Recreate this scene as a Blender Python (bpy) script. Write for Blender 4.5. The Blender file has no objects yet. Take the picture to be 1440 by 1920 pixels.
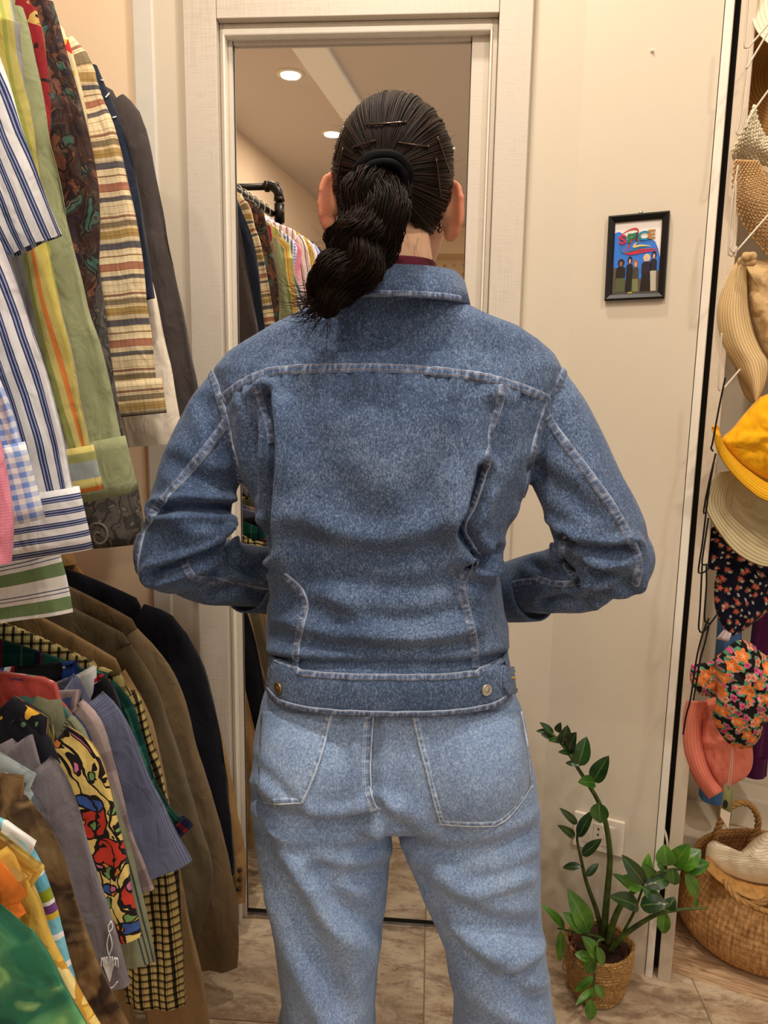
import bpy, bmesh, math, random
import numpy as np
from mathutils import Vector, Matrix
from mathutils.bvhtree import BVHTree

SC = bpy.context.scene
COL = SC.collection
R = math.radians
# ------------------------------------------------------------------ camera
FPX, PITCH, ROLL, CAMH = 1400.0, R(9.5), R(0.9), 1.3
_F = Vector((0, math.cos(PITCH), -math.sin(PITCH)))
_r0, _u0 = Vector((1, 0, 0)), Vector((0, math.sin(PITCH), math.cos(PITCH)))
_R = _r0 * math.cos(ROLL) + _u0 * math.sin(ROLL)
_U = _u0 * math.cos(ROLL) - _r0 * math.sin(ROLL)
CAM = Vector((0, 0, CAMH))
cd = bpy.data.cameras.new('camera'); co = bpy.data.objects.new('camera', cd); COL.objects.link(co)
cd.sensor_fit = 'HORIZONTAL'; cd.sensor_width = 36.0; cd.lens = 36.0 * FPX / 1440.0
cd.clip_start = 0.02; cd.clip_end = 60
m3 = Matrix((_R, _U, -_F)).transposed()
co.matrix_world = Matrix.Translation(CAM) @ m3.to_4x4()
SC.camera = co
# ------------------------------------------------------------------ light
SC.view_settings.view_transform = 'Standard'; SC.view_settings.look = 'None'
SC.view_settings.gamma = 1.0; SC.view_settings.use_curve_mapping = False
SC.view_settings.exposure = 0.3
W = bpy.data.worlds.new('daylight'); SC.world = W; W.use_nodes = True
W.node_tree.nodes['Background'].inputs[0].default_value = (0.93, 0.97, 1.0, 1)
W.node_tree.nodes['Background'].inputs[1].default_value = 0.6
SC.cycles.use_denoising = True
SC.cycles.max_bounces = 8; SC.cycles.diffuse_bounces = 5; SC.cycles.glossy_bounces = 4
SC.cycles.sample_clamp_indirect = 6.0
CEIL = 2.75
# downlights in the ceiling: (x, y, watts)
DOWN = [(-.80, -.43, 7), (-.79, -1.27, 5), (-.2, .45, 14), (.75, .3, 11), (.55, -.7, 6), (-.15, -1.6, 5), (.9, -1.8, 5), (-.72, .75, 8), (.05, 1.25, 8)]

# ------------------------------------------------------------------ helpers
def ray(px, py): return _F + _R * ((px - 720) / FPX) - _U * ((py - 960) / FPX)
def at(px, py, Y):
    d = ray(px, py); return CAM + d * (Y / d.y)
def atz(px, py, z=0.0):
    d = ray(px, py); return CAM + d * ((z - CAMH) / d.z)
def onp(px, py, p0, n):
    d = ray(px, py); return CAM + d * ((p0 - CAM).dot(n) / d.dot(n))
_Rn, _Un, _Fn, _Cn = map(np.array, (_R, _U, _F, CAM))
def projn(P):
    d = P - _Cn; w = d @ _Fn
    return np.stack([720 + FPX * (d @ _Rn) / w, 960 - FPX * (d @ _Un) / w], 1)
def lin(c):
    c = c / 255.0
    return c / 12.92 if c <= .04045 else ((c + .055) / 1.055) ** 2.4
def C(r, g, b): return (lin(r), lin(g), lin(b), 1)

def mesh(name, vs, fs, mat=None, parent=None, smooth=True, uv=None):
    me = bpy.data.meshes.new(name)
    me.from_pydata([tuple(v) for v in vs], [], fs)
    if uv is not None:
        l = me.uv_layers.new(name='UVMap')
        idx = np.empty(len(me.loops), int); me.loops.foreach_get('vertex_index', idx)
        l.data.foreach_set('uv', np.asarray(uv, dtype=np.float32)[idx].ravel())
    if smooth: me.polygons.foreach_set('use_smooth', [True] * len(me.polygons))
    if mat: me.materials.append(mat)
    me.update()
    o = bpy.data.objects.new(name, me); COL.objects.link(o)
    if parent: o.parent = parent
    return o
def empty(name, loc=(0, 0, 0)):
    o = bpy.data.objects.new(name, None); COL.objects.link(o); o.location = loc; o.empty_display_size = .05
    return o
def tag(o, label=None, cat=None, group=None, kind=None):
    if label: o['label'] = label
    if cat: o['category'] = cat
    if group: o['group'] = group
    if kind: o['kind'] = kind
    return o
def thing(name, loc, label, cat, group=None): return tag(empty(name, loc), label, cat, group)
def reparent(o, p):
    """child in world coordinates under an Empty that may sit anywhere"""
    o.parent = p; o.matrix_parent_inverse = Matrix.Translation(p.location).inverted(); return o

class MB:
    """collects shapes for ONE mesh object"""
    def __init__(s): s.v, s.f, s.uv = [], [], []
    def add(s, vs, fs, uv=None):
        b = len(s.v); s.v += [tuple(v) for v in vs]; s.f += [tuple(i + b for i in f) for f in fs]
        s.uv += list(uv) if uv is not None else [(v[0], v[2]) for v in vs]
        return s
    def box(s, a, b, M=None):
        x0, y0, z0 = a; x1, y1, z1 = b
        vs = [Vector(p) for p in ((x0, y0, z0), (x1, y0, z0), (x1, y1, z0), (x0, y1, z0), (x0, y0, z1), (x1, y0, z1), (x1, y1, z1), (x0, y1, z1))]
        if M: vs = [M @ v for v in vs]
        return s.add(vs, [(0, 3, 2, 1), (4, 5, 6, 7), (0, 1, 5, 4), (1, 2, 6, 5), (2, 3, 7, 6), (3, 0, 4, 7)])
    def tube(s, pts, rad, sides=8, cap=True, closed=False, flat=None):
        vs, fs, uv = tube(pts, rad, sides, cap, closed, flat); return s.add(vs, fs, uv)
    def build(s, name, mat, parent=None, smooth=True, bevel=0, rep=None):
        o = mesh(name, s.v, s.f, mat, None if rep else parent, smooth, s.uv)
        if rep: reparent(o, rep)
        if bevel:
            m = o.modifiers.new('bevel', 'BEVEL'); m.width = bevel; m.segments = 2; m.limit_method = 'ANGLE'
        return o

def tube(pts, rad, sides=8, cap=True, closed=False, flat=None, up=None):
    """swept tube. rad: number, list, or list of (a,b) half-axes. flat: reference normal for the b axis"""
    P = [Vector(p) for p in pts]; n = len(P)
    if not isinstance(rad, (list, tuple)): rad = [rad] * n
    rad = [(r if isinstance(r, (tuple, list)) else (r, r)) for r in rad]
    vs, fs, uv = [], [], []; ref = Vector(flat) if flat is not None else None; prev = None; L = 0
    for i in range(n):
        if closed: t = P[(i + 1) % n] - P[i - 1]
        else: t = P[min(i + 1, n - 1)] - P[max(i - 1, 0)]
        t = t.normalized() if t.length > 1e-9 else Vector((0, 0, 1))
        if ref is not None: nb = ref - t * ref.dot(t)
        elif prev is not None: nb = prev - t * prev.dot(t)
        else: nb = t.orthogonal()
        if nb.length < 1e-6: nb = t.orthogonal()
        nb.normalize(); prev = nb; na = t.cross(nb)
        if i: L += (P[i] - P[i - 1]).length
        a, b = rad[i]
        for k in range(sides):
            th = 2 * math.pi * k / sides
            vs.append(P[i] + na * (a * math.cos(th)) + nb * (b * math.sin(th)))
            uv.append((k / sides * 2 * math.pi * .5 * (a + b), L) if ref is None else (a * math.cos(th) + (.3 if math.sin(th) > 0 else 0), L))
    m = n if closed else n - 1
    for i in range(m):
        j = (i + 1) % n
        for k in range(sides):
            q = (k + 1) % sides
            fs.append((i * sides + k, i * sides + q, j * sides + q, j * sides + k))
    if cap and not closed:
        fs.append(tuple(range(sides - 1, -1, -1))); fs.append(tuple((n - 1) * sides + k for k in range(sides)))
    return vs, fs, uv

def spline(pts, n):
    """Catmull-Rom resample of tuples of any length"""
    P = [np.array(p, float) for p in pts]
    if len(P) == 2: return [tuple(P[0] + (P[1] - P[0]) * t) for t in np.linspace(0, 1, n)]
    d = [0.0]
    for i in range(1, len(P)): d.append(d[-1] + max(1e-6, np.linalg.norm(P[i][:2] - P[i - 1][:2])))
    out = []
    for s in np.linspace(0, d[-1], n):
        i = min(max(np.searchsorted(d, s) - 1, 0), len(P) - 2)
        t = (s - d[i]) / (d[i + 1] - d[i])
        p0, p1, p2, p3 = P[max(i - 1, 0)], P[i], P[i + 1], P[min(i + 2, len(P) - 1)]
        out.append(tuple(.5 * (2 * p1 + (p2 - p0) * t + (2 * p0 - 5 * p1 + 4 * p2 - p3) * t * t + (3 * p1 - p0 - 3 * p2 + p3) * t ** 3)))
    return out
def loft(rings, cap=True):
    n = len(rings[0]); vs, fs = [], []
    for r in rings: vs += [Vector(p) for p in r]
    for i in range(len(rings) - 1):
        for k in range(n):
            q = (k + 1) % n; fs.append((i * n + k, i * n + q, (i + 1) * n + q, (i + 1) * n + k))
    if cap: fs.append(tuple(range(n - 1, -1, -1))); fs.append(tuple((len(rings) - 1) * n + k for k in range(n)))
    return vs, fs
def ellipsoid(c, ax, seg=24, rot=None):
    c = Vector(c); vs, fs = [], []
    rings = seg // 2
    for i in range(rings + 1):
        ph = math.pi * i / rings
        for k in range(seg):
            th = 2 * math.pi * k / seg
            p = Vector((ax[0] * math.sin(ph) * math.cos(th), ax[1] * math.sin(ph) * math.sin(th), ax[2] * math.cos(ph)))
            if rot: p = rot @ p
            vs.append(c + p)
    for i in range(rings):
        for k in range(seg):
            q = (k + 1) % seg; fs.append((i * seg + k, (i + 1) * seg + k, (i + 1) * seg + q, i * seg + q))
    return vs, fs
def remeshed(mb, voxel, smooth=4, fac=.5):
    """closed union of the collected shapes as one skin; returns (verts ndarray, faces list)"""
    o = mb.build('tmp', None)
    m = o.modifiers.new('r', 'REMESH'); m.mode = 'VOXEL'; m.voxel_size = voxel; m.adaptivity = 0
    s = o.modifiers.new('s', 'SMOOTH'); s.iterations = smooth; s.factor = fac
    dg = bpy.context.evaluated_depsgraph_get()
    me = bpy.data.meshes.new_from_object(o.evaluated_get(dg))
    V = np.empty(len(me.vertices) * 3); me.vertices.foreach_get('co', V); V = V.reshape(-1, 3)
    N = np.empty(len(me.vertices) * 3); me.vertex_normals.foreach_get('vector', N); N = N.reshape(-1, 3)
    Fc = [tuple(p.vertices) for p in me.polygons]
    old = o.data; bpy.data.objects.remove(o); bpy.data.meshes.remove(old); bpy.data.meshes.remove(me)
    return V, N, Fc
def segdist(P, poly):
    """distance of 2-D points to a polyline"""
    best = np.full(len(P), 1e9)
    for a, b in zip(poly[:-1], poly[1:]):
        a, b = np.array(a[:2], float), np.array(b[:2], float); d = b - a
        t = np.clip(((P - a) @ d) / max(d @ d, 1e-9), 0, 1)
        best = np.minimum(best, np.linalg.norm(P - a - t[:, None] * d, axis=1))
    return best
def bvh_of(V, Fc): return BVHTree.FromPolygons([tuple(v) for v in V], Fc)
def hit(bv, px, py, fallY=1.0):
    d = ray(px, py).normalized(); r = bv.ray_cast(CAM, d)
    if r[0] is None: return None, None
    return r[0], r[1]

# ------------------------------------------------------------------ materials
class NT:
    def __init__(s, name):
        s.m = bpy.data.materials.new(name); s.m.use_nodes = True; s.t = s.m.node_tree
        s.b = s.t.nodes['Principled BSDF']
    def n(s, typ, ins=None, out=0, **props):
        nd = s.t.nodes.new('ShaderNode' + typ)
        for k, v in props.items(): setattr(nd, k, v)
        for k, v in (ins or {}).items(): s.set(nd.inputs[k], v)
        return nd.outputs[out]
    def set(s, sock, v):
        if isinstance(v, bpy.types.NodeSocket): s.t.links.new(v, sock)
        else: sock.default_value = v
    def math(s, op, a, b=0.0): return s.n('Math', {0: a, 1: b}, operation=op)
    def ramp(s, fac, stops, interp='LINEAR'):
        nd = s.t.nodes.new('ShaderNodeValToRGB'); nd.color_ramp.interpolation = interp
        el = nd.color_ramp.elements
        while len(el) < len(stops): el.new(.5)
        for e, (p, c) in zip(el, stops): e.position = p
        for e, (p, c) in zip(el, stops): e.color = c
        s.set(nd.inputs[0], fac); return nd.outputs[0]
    def mix(s, fac, a, b, mode='MIX'):
        nd = s.t.nodes.new('ShaderNodeMix'); nd.data_type = 'RGBA'; nd.blend_type = mode
        s.set(nd.inputs[0], fac); s.set(nd.inputs[6], a); s.set(nd.inputs[7], b); return nd.outputs[2]
    def coord(s, kind='Object'): 
        nd = s.t.nodes.new('ShaderNodeTexCoord'); return nd.outputs[kind]
    def map(s, vec, scale=(1, 1, 1), rot=(0, 0, 0), loc=(0, 0, 0)):
        return s.n('Mapping', {0: vec, 1: loc, 2: rot, 3: scale})
    def noise(s, vec, scale, detail=3, dist=0, rough=.5, out=0):
        return s.n('TexNoise', {'Vector': vec, 'Scale': scale, 'Detail': detail, 'Distortion': dist, 'Roughness': rough}, out=out)
    def bump(s, h, strength=.3, dist=.002):
        return s.n('Bump', {'Height': h, 'Strength': strength, 'Distance': dist})
    def wrinkle(s, base, k=.5):
        v = s.coord(); n1 = s.noise(s.map(v, (1, 1, .4), (0, .25, 0)), 17, 2, .5); n2 = s.noise(s.map(v, (1, 1, .5), (0, -.5, 0)), 46, 2, .8)
        return s.n('Bump', {'Height': s.math('ADD', n1, s.math('MULTIPLY', n2, .3)), 'Strength': k, 'Distance': .028, 'Normal': base})
    def done(s, col=None, rough=.8, bump=None, metal=0, spec=.3, sheen=0, alpha=None):
        if col is not None: s.set(s.b.inputs['Base Color'], col)
        s.set(s.b.inputs['Roughness'], rough); s.set(s.b.inputs['Metallic'], metal)
        s.set(s.b.inputs['Specular IOR Level'], spec)
        if sheen: s.set(s.b.inputs['Sheen Weight'], sheen)
        if bump is not None: s.set(s.b.inputs['Normal'], bump)
        return s.m
def plain(name, col, rough=.6, metal=0, spec=.4, var=.06, scale=30, bump=0):
    t = NT(name); v = t.coord()
    nz = t.noise(v, scale, 4)
    c = t.mix(1.0, col, t.ramp(nz, [(.25, (1 - var * 2,) * 3 + (1,)), (.75, (1 + var,) * 3 + (1,))]), 'MULTIPLY')
    return t.done(c, rough, t.bump(nz, bump, .002) if bump else None, metal, spec)
def cloth(name, col, rough=.9, var=.12, weave=900, fold=None):
    """plain woven fabric"""
    t = NT(name); uv = t.coord('UV')
    w1 = t.n('TexWave', {'Vector': uv, 'Scale': weave / 6.28}, out=1, bands_direction='X')
    w2 = t.n('TexWave', {'Vector': uv, 'Scale': weave / 6.28}, out=1, bands_direction='Y')
    nz = t.noise(t.coord(), 14, 5)
    c = t.mix(1.0, col, t.ramp(nz, [(.3, (1 - var,) * 3 + (1,)), (.7, (1 + var * .5,) * 3 + (1,))]), 'MULTIPLY')
    return t.done(c, rough, t.wrinkle(t.bump(t.math('ADD', w1, w2), .12, .001)), 0, .15, .08)
def striped(name, axis, period, stops, rough=.9, slant=0.0, cross=None, cross2=None):
    """stripes from UV (metres); stops = [(pos, colour)] over one period; cross = second set across"""
    t = NT(name); uv = t.coord('UV'); sx = t.n('SeparateXYZ', {0: uv}, out=0).node
    def coordv(ax, per, sl=0):
        a, b = (sx.outputs[0], sx.outputs[1]) if ax == 0 else (sx.outputs[1], sx.outputs[0])
        w = t.math('MULTIPLY', t.noise(uv, 8, 2), .006)
        v = t.math('ADD', t.math('ADD', a, t.math('MULTIPLY', b, sl)), w)
        return t.math('FRACT', t.math('DIVIDE', t.math('ADD', v, 10.0), per))
    c = t.ramp(coordv(axis, period, slant), stops, 'CONSTANT')
    for cr_ in [q for q in (cross, cross2) if q]:
        ax2, per2, st2, mode = cr_
        c = t.mix(1.0 if mode != 'MIX' else .5, c, t.ramp(coordv(ax2, per2), st2, 'CONSTANT'), mode)
    nz = t.noise(t.coord(), 16, 4)
    c = t.mix(1.0, c, t.ramp(nz, [(.3, (.88,) * 3 + (1,)), (.7, (1.04,) * 3 + (1,))]), 'MULTIPLY')
    fine = t.noise(uv, 900, 1)
    return t.done(c, rough, t.wrinkle(t.bump(fine, .15, .0006)), 0, .15, .05)
def printed(name, ground, blobs, scale=14, dist=.35, lines=None, seed=0.0, rough=.85, soft=False):
    """flower or leaf print: nested irregular cells in several colours; lines = outline colour"""
    scale *= 1.75; t = NT(name); uv = t.map(t.coord('UV'), loc=(seed, seed * .7, 0))
    nz = t.noise(uv, scale * .5, 3, out=1)
    wv = t.n('VectorMath', {0: uv, 1: t.n('VectorMath', {0: nz, 'Scale': dist * 2 / scale}, operation='SCALE')}, operation='ADD')
    c = ground
    for i, (col, sc, thr) in enumerate(blobs):
        off = t.n('VectorMath', {0: wv, 1: (3.1 * i + seed, 1.7 * i, 0)}, operation='ADD')
        vo = t.n('TexVoronoi', {'Vector': off, 'Scale': scale * sc}, voronoi_dimensions='2D')
        pet = t.n('TexVoronoi', {'Vector': off, 'Scale': scale * sc * 3.1}, voronoi_dimensions='2D')
        d = t.math('ADD', vo, t.math('MULTIPLY', pet, .22))
        if soft: f = t.ramp(d, [(max(0, thr - .16), (1, 1, 1, 1)), (thr + .12, (0, 0, 0, 1))])
        else: f = t.ramp(d, [(0, (1, 1, 1, 1)), (thr, (0, 0, 0, 1))], 'CONSTANT')
        c = t.mix(f, c, col)
        if lines:
            e = t.ramp(t.math('ABSOLUTE', t.math('SUBTRACT', d, thr)), [(0, (1, 1, 1, 1)), (.028, (0, 0, 0, 1))], 'CONSTANT')
            c = t.mix(e, c, lines)
    if lines:
        wl = t.n('TexWave', {'Vector': wv, 'Scale': scale * .55, 'Distortion': 9, 'Detail': 1}, out=1)
        c = t.mix(t.ramp(wl, [(0, (1, 1, 1, 1)), (.06, (0, 0, 0, 1))], 'CONSTANT'), c, lines)
    nz2 = t.noise(t.coord(), 16, 4)
    c = t.mix(1.0, c, t.ramp(nz2, [(.3, (.88,) * 3 + (1,)), (.7, (1.04,) * 3 + (1,))]), 'MULTIPLY')
    return t.done(c, rough, t.wrinkle(t.bump(t.noise(uv, 700, 1), .12, .0006)), 0, .2, .05)
# ================================================================== ROOM
ANG = R(4.4)
M0 = atz(720, 1719, .02); M0.z = 0
DW = Vector((math.cos(ANG), -math.sin(ANG), 0)); NW = Vector((-math.sin(ANG), -math.cos(ANG), 0))
MD = Matrix((DW, -NW, Vector((0, 0, 1)))).transposed().to_4x4(); MD.translation = M0   # local: s, -o, z
def dbox(mb, s0, s1, z0, z1, o0, o1): return mb.box((s0, -o1, z0), (s1, -o0, z1), MD)
def refl(P):
    P = Vector(P); return P - NW * (2 * (P - M0).dot(NW))

def wall_mat(name, col, var=.05, rough=.75):
    t = NT(name); v = t.coord()
    fine = t.noise(t.map(v, (160, 160, 45)), 3, 3); big = t.noise(v, 2.2, 3)
    c = t.mix(1.0, col, t.ramp(big, [(.3, (1 - var,) * 3 + (1,)), (.7, (1, 1, 1, 1))]), 'MULTIPLY')
    return t.done(c, rough, t.bump(fine, .12, .0015), 0, .25)
def whitewood(name, col, horiz=True):
    """white laminate with a cross-sawn grain"""
    t = NT(name); v = t.coord()
    a = t.noise(t.map(v, (14, 14, 300) if horiz else (300, 300, 14)), 2, 4, .2)
    b = t.noise(t.map(v, (260, 260, 9) if horiz else (9, 9, 260)), 1.4, 3)
    w = t.noise(v, 2, 2)
    h = t.math('ADD', t.math('MULTIPLY', a, t.math('MULTIPLY', w, 1.6)), t.math('MULTIPLY', b, .5))
    c = t.mix(1.0, col, t.ramp(h, [(.35, (.84, .81, .78, 1)), (.62, (1.02, 1.02, 1.02, 1)), (.9, (.95, .94, .93, 1))]), 'MULTIPLY')
    return t.done(c, .5, t.bump(h, .2, .0012), 0, .35)
M_WALL = wall_mat('wall paint cream', C(216, 203, 182))
M_WALLP = wall_mat('wall paint peach', C(240, 213, 180))
M_CEIL = wall_mat('ceiling paint', C(212, 202, 192), .02)
M_BEAM = wall_mat('beam paint', C(250, 249, 244), .01)
M_FRAME = whitewood('white sawn laminate', C(208, 197, 182))
M_FRAMEV = whitewood('white sawn laminate header', C(208, 197, 182), False)
M_LIP = plain('white lacquer', C(236, 228, 212), .35, var=.02)
M_STRIP = plain('grey white moulding', C(214, 208, 196), .5, var=.02)
M_BLACK = plain('black rubber', C(14, 13, 12), .6)
M_DARKW = plain('dark brown rebate', C(70, 50, 30), .7)
t = NT('mirror silver'); M_MIRROR = t.done((.93, .92, .9, 1), .004, None, 1.0, .5)
M_IRON = plain('black iron pipe', C(38, 33, 30), .38, .75, bump=.1, scale=120)
M_STEEL = plain('steel wire', C(190, 184, 172), .3, .9)
M_BWIRE = plain('black wire', C(18, 18, 18), .4, .3)
M_WWIRE = plain('white wire', C(205, 190, 168), .4, .1)
M_WHITEP = plain('white plastic', C(236, 224, 206), .35, var=.01)

def structure(o): o['kind'] = 'structure'; return o
# floor: base slab + tiles with recessed joints
def floor_mat():
    t = NT('travertine tile'); v = t.coord('Generated'); v = t.coord('UV')
    rnd = t.n('ObjectInfo', out=5)
    vv = t.n('VectorMath', {0: v, 1: t.n('CombineXYZ', {0: t.math('MULTIPLY', rnd, 13.0), 1: t.math('MULTIPLY', rnd, 7.0)})}, operation='ADD')
    a = t.noise(t.map(vv, (3.0, 5.0, 1), (0, 0, .5)), 1.5, 6, .5, .62); b = t.noise(t.map(vv, (7, 17, 1), (0, 0, .5)), 1.6, 9, .7, .72)
    cr = t.noise(t.map(vv, (10, 34, 1), (0, 0, .5)), 2.2, 8, .9, .78); fl_ = t.noise(vv, 90, 4, 0, .7)
    c = t.ramp(a, [(.30, C(146, 120, 96)), (.44, C(184, 158, 130)), (.56, C(208, 188, 160)), (.72, C(170, 144, 118))])
    c = t.mix(t.ramp(b, [(.38, (.75,) * 3 + (1,)), (.54, (0, 0, 0, 1))]), c, C(124, 98, 76))
    c = t.mix(t.ramp(cr, [(.56, (0, 0, 0, 1)), (.68, (.8,) * 3 + (1,))]), c, C(98, 76, 60))
    c = t.mix(t.ramp(fl_, [(.52, (0, 0, 0, 1)), (.72, (.4,) * 3 + (1,))]), c, C(222, 204, 178))
    return t.done(c, .42, t.bump(b, .1, .002), 0, .4)
M_TILE = floor_mat()
M_GROUT = plain('floor grout', C(150, 128, 104), .9)
fl = structure(MB().box((-1.6, -4.4, -.06), (2.4, 2.2, -.0015)).build('floor', M_GROUT, smooth=False))
TA = R(3.6)           # tile grid turned against the camera axis
tx = Vector((math.cos(TA), -math.sin(TA), 0)); ty = Vector((math.sin(TA), math.cos(TA), 0))
o0 = atz(797, 1741)   # a tile corner just before the mirror door
TW, TL = .60, .30
proto = None
for i in range(-5, 5):
    for j in range(-22, 3):
        c0 = o0 + tx * (i * TW) + ty * (j * TL)
        mid = c0 + tx * TW / 2 + ty * TL / 2
        if not (-1.9 < mid.x < 2.5 and -4.5 < mid.y < 2.4): continue
        if proto is None:
            g = .0007
            vs = [(g, g, -.01), (TW - g, g, -.01), (TW - g, TL - g, -.01), (g, TL - g, -.01), (g + .001, g + .001, 0), (TW - g - .001, g + .001, 0), (TW - g - .001, TL - g - .001, 0), (g + .001, TL - g - .001, 0)]
            proto = mesh('floor_tile', vs, [(0, 1, 5, 4), (1, 2, 6, 5), (2, 3, 7, 6), (3, 0, 4, 7), (4, 5, 6, 7)], M_TILE, None, False, [(v[0], v[1]) for v in vs]); ob = proto
        else: ob = proto.copy(); COL.objects.link(ob)
        ob.location = c0; ob.rotation_euler.z = -TA; ob.parent = fl

# ceiling and rear of the room (seen in the mirror)
ceil = structure(MB().box((-1.6, -4.4, CEIL), (2.4, 2.2, CEIL + .1)).build('ceiling', M_CEIL, smooth=False))
bm_ = MB()
b0, b1 = refl(atz(545, 80, CEIL)), refl(atz(640, 215, CEIL)); bd = (b1 - b0).normalized()
bn = Vector((-bd.y, bd.x, 0));  bn = bn if bn.x > 0 else -bn
MBm = Matrix((bd, bn, Vector((0, 0, 1)))).transposed().to_4x4(); MBm.translation = b0
bm_.box((-2.2, 0, -.018), (3.4, .15, .03), MBm)
structure(bm_.build('trim_1', M_BEAM, smooth=False))
wl0, wl1 = Vector((-1.46, 2.1, 0)), Vector((-1.20, -4.4, 0)); wd = (wl1 - wl0).normalized()
ML = Matrix((wd, Vector((-wd.y, wd.x, 0)), Vector((0, 0, 1)))).transposed().to_4x4(); ML.translation = wl0
structure(MB().box((0, -.1, 0), ((wl1 - wl0).length, 0, CEIL), ML).build('wall_left', M_WALLP, smooth=False))
# rear wall with a small dotted wallpaper
t = NT('dotted wallpaper'); v = t.map(t.coord(), (1, 0, 1))
vo = t.n('TexVoronoi', {'Vector': v, 'Scale': 11.0, 'Randomness': .15})
M_WPAPER = t.done(t.ramp(vo, [(0, C(176, 146, 108)), (.2, C(206, 180, 142)), (.24, C(228, 204, 168))]), .8)
structure(MB().box((-1.4, -4.3, 0), (.42, -4.2, CEIL)).build('wall_rear', M_WPAPER, smooth=False))
structure(MB().box((-1.4, -4.2, 2.52), (.42, -3.9, CEIL)).build('trim_2', M_WALLP, smooth=False))
structure(MB().box((2.2, -4.4, 0), (2.3, -1.9, CEIL)).box((2.2, -1.9, 2.4), (2.3, .2, CEIL)).box((2.2, .2, 0), (2.3, 2.2, CEIL)).build('wall_right', M_WALL, smooth=False))  # side opening is out of view, added to admit sky light
structure(MB().box((.42, -4.3, 2.45), (2.3, -4.2, CEIL)).box((.42, -4.3, 0), (.5, -4.2, 2.45)).build('wall_added_opening', M_WALL, smooth=False))  # unseen rear opening, added so the world sky gives a soft fill

# door wall: D(s,z,o)
HO = .045
def sx_(px, py, o): 
    p = onp(px, py, M0 + NW * o, NW); return (p - M0).dot(DW), p.z
sL0 = sx_(357, 575, HO)[0]; sL1 = sx_(416, 600, HO)[0]
sR0 = sx_(937, 22, HO)[0]; sR1 = sx_(979, 500, HO)[0]
zH = sx_(670, 29, HO)[1]
mL, mR = -.3385, .1445
zM = sx_(660, 84, 0)[1]
WB = structure(dbox(MB(), -1.6, sL0 + .02, 0, CEIL, -.12, .022).build('wall_back', M_WALLP, smooth=False))
structure(dbox(MB(), sx_(250, 100, .03)[0], sx_(290, 100, .03)[0], 0, CEIL, .0, .034).build('trim_3', M_STRIP, smooth=False, bevel=.004))
structure(dbox(MB(), sx_(290, 100, .03)[0], sL0, 0, CEIL, .0, .030).build('trim_4', M_WALL, smooth=False))
structure(dbox(MB(), sL0, sR1, zH + .25, CEIL, -.12, .02).build('wall_over_door', M_WALL, smooth=False))
door = tag(empty('door_1', M0), 'tall mirror door set in a white sawn-grain wooden frame', 'mirror door'); door['kind'] = 'structure'
def dpart(name, mat, *bx, bevel=.0015):
    mb = MB()
    for b in bx: dbox(mb, *b)
    o = mb.build(name, mat, smooth=False, bevel=bevel, rep=door); return o
dpart('jamb', M_FRAME, (sL0, sL1, 0, zH + .3, -.1, HO))
dpart('jamb', M_FRAME, (sR0, sR1, 0, zH + .3, -.1, HO))
dpart('header', M_FRAMEV, (sL1 + .0008, sR0 - .0008, zH, zH + .3, -.1, HO))
k = (sL1 - mL); a1 = sL1 - k * .52
dpart('inner_stop', M_FRAME, (sL1 + .0008, sL1 - k * .33, 0, zH - .0008, -.1, HO - .02))
dpart('lip', M_LIP, (sL1 - k * .33, sL1 - k * .55, 0, zH - .014, -.1, HO - .012), bevel=.003)
dpart('stile', M_FRAME, (sL1 - k * .55, mL - .0016, 0, zH - .02, -.1, HO - .034))
k2 = sR0 - mR
dpart('inner_stop', M_FRAME, (sR0 - k2 * .22, sR0 - .0008, 0, zH - .0008, -.1, HO - .02))
dpart('lip', M_LIP, (sR0 - k2 * .30, sR0 - k2 * .22, 0, zH - .014, -.1, HO - .012), bevel=.003)
dpart('stile', M_FRAME, (mR + .0016, sR0 - k2 * .30, 0, zH - .02, -.1, HO - .034))
dpart('header_stop', M_FRAMEV, (sL1 - k * .33, sR0 - k2 * .22, zH - .012, zH - .0008, -.1, HO - .02))
dpart('header_lip', M_LIP, (sL1 - k * .33, sR0 - k2 * .22, zH - .026, zH - .013, -.1, HO - .012), bevel=.003)
dpart('rebate', M_DARKW, (mL - .002, mR + .002, zM + .008, zH - .026, -.1, -.004))
dpart('mirror_rail', M_FRAMEV, (mL, mR, zM, zM + .009, -.03, .008))
dpart('seal', M_BLACK, (mL - .0016, mL, .01, zM, -.02, .002), (mR, mR + .0016, .01, zM, -.02, .002), bevel=0)
dpart('seal', M_BLACK, (mL, mR, .009, .0185, -.02, .001), bevel=0)
dpart('mirror_pane', M_MIRROR, (mL, mR, .0185, zM, -.012, 0), bevel=0)
# right: chamfer, slanted wall, end strip, dark channel, wooden post
E0 = (M0 + DW * sR1); E0.z = 0
c1 = atz(1004, 1763); c2 = atz(1208, 1828); c1.z = c2.z = 0
def slab(name, a, b, mat, th=.05, z0=0.0, z1=CEIL, kind=True, rep=None, bevel=0, push=0.0):
    a, b = Vector(a), Vector(b); d = (b - a).normalized(); nrm = Vector((-d.y, d.x, 0))   # away from camera side
    if nrm.y < 0: nrm = -nrm
    mb = MB(); vs = [a + nrm * push, b + nrm * push, b + nrm * (push + th), a + nrm * (push + th)]
    P = [Vector((p.x, p.y, z0)) for p in vs] + [Vector((p.x, p.y, z1)) for p in vs]
    mb.add(P, [(0, 3, 2, 1), (4, 5, 6, 7), (0, 1, 5, 4), (1, 2, 6, 5), (2, 3, 7, 6), (3, 0, 4, 7)])
    o = mb.build(name, mat, smooth=False, bevel=bevel, rep=rep)
    return structure(o) if kind else o
slab('wall_chamfer', E0 + NW * .02, c1, M_WALL)
slab('wall_slanted', c1, c2, M_WALL)
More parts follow.
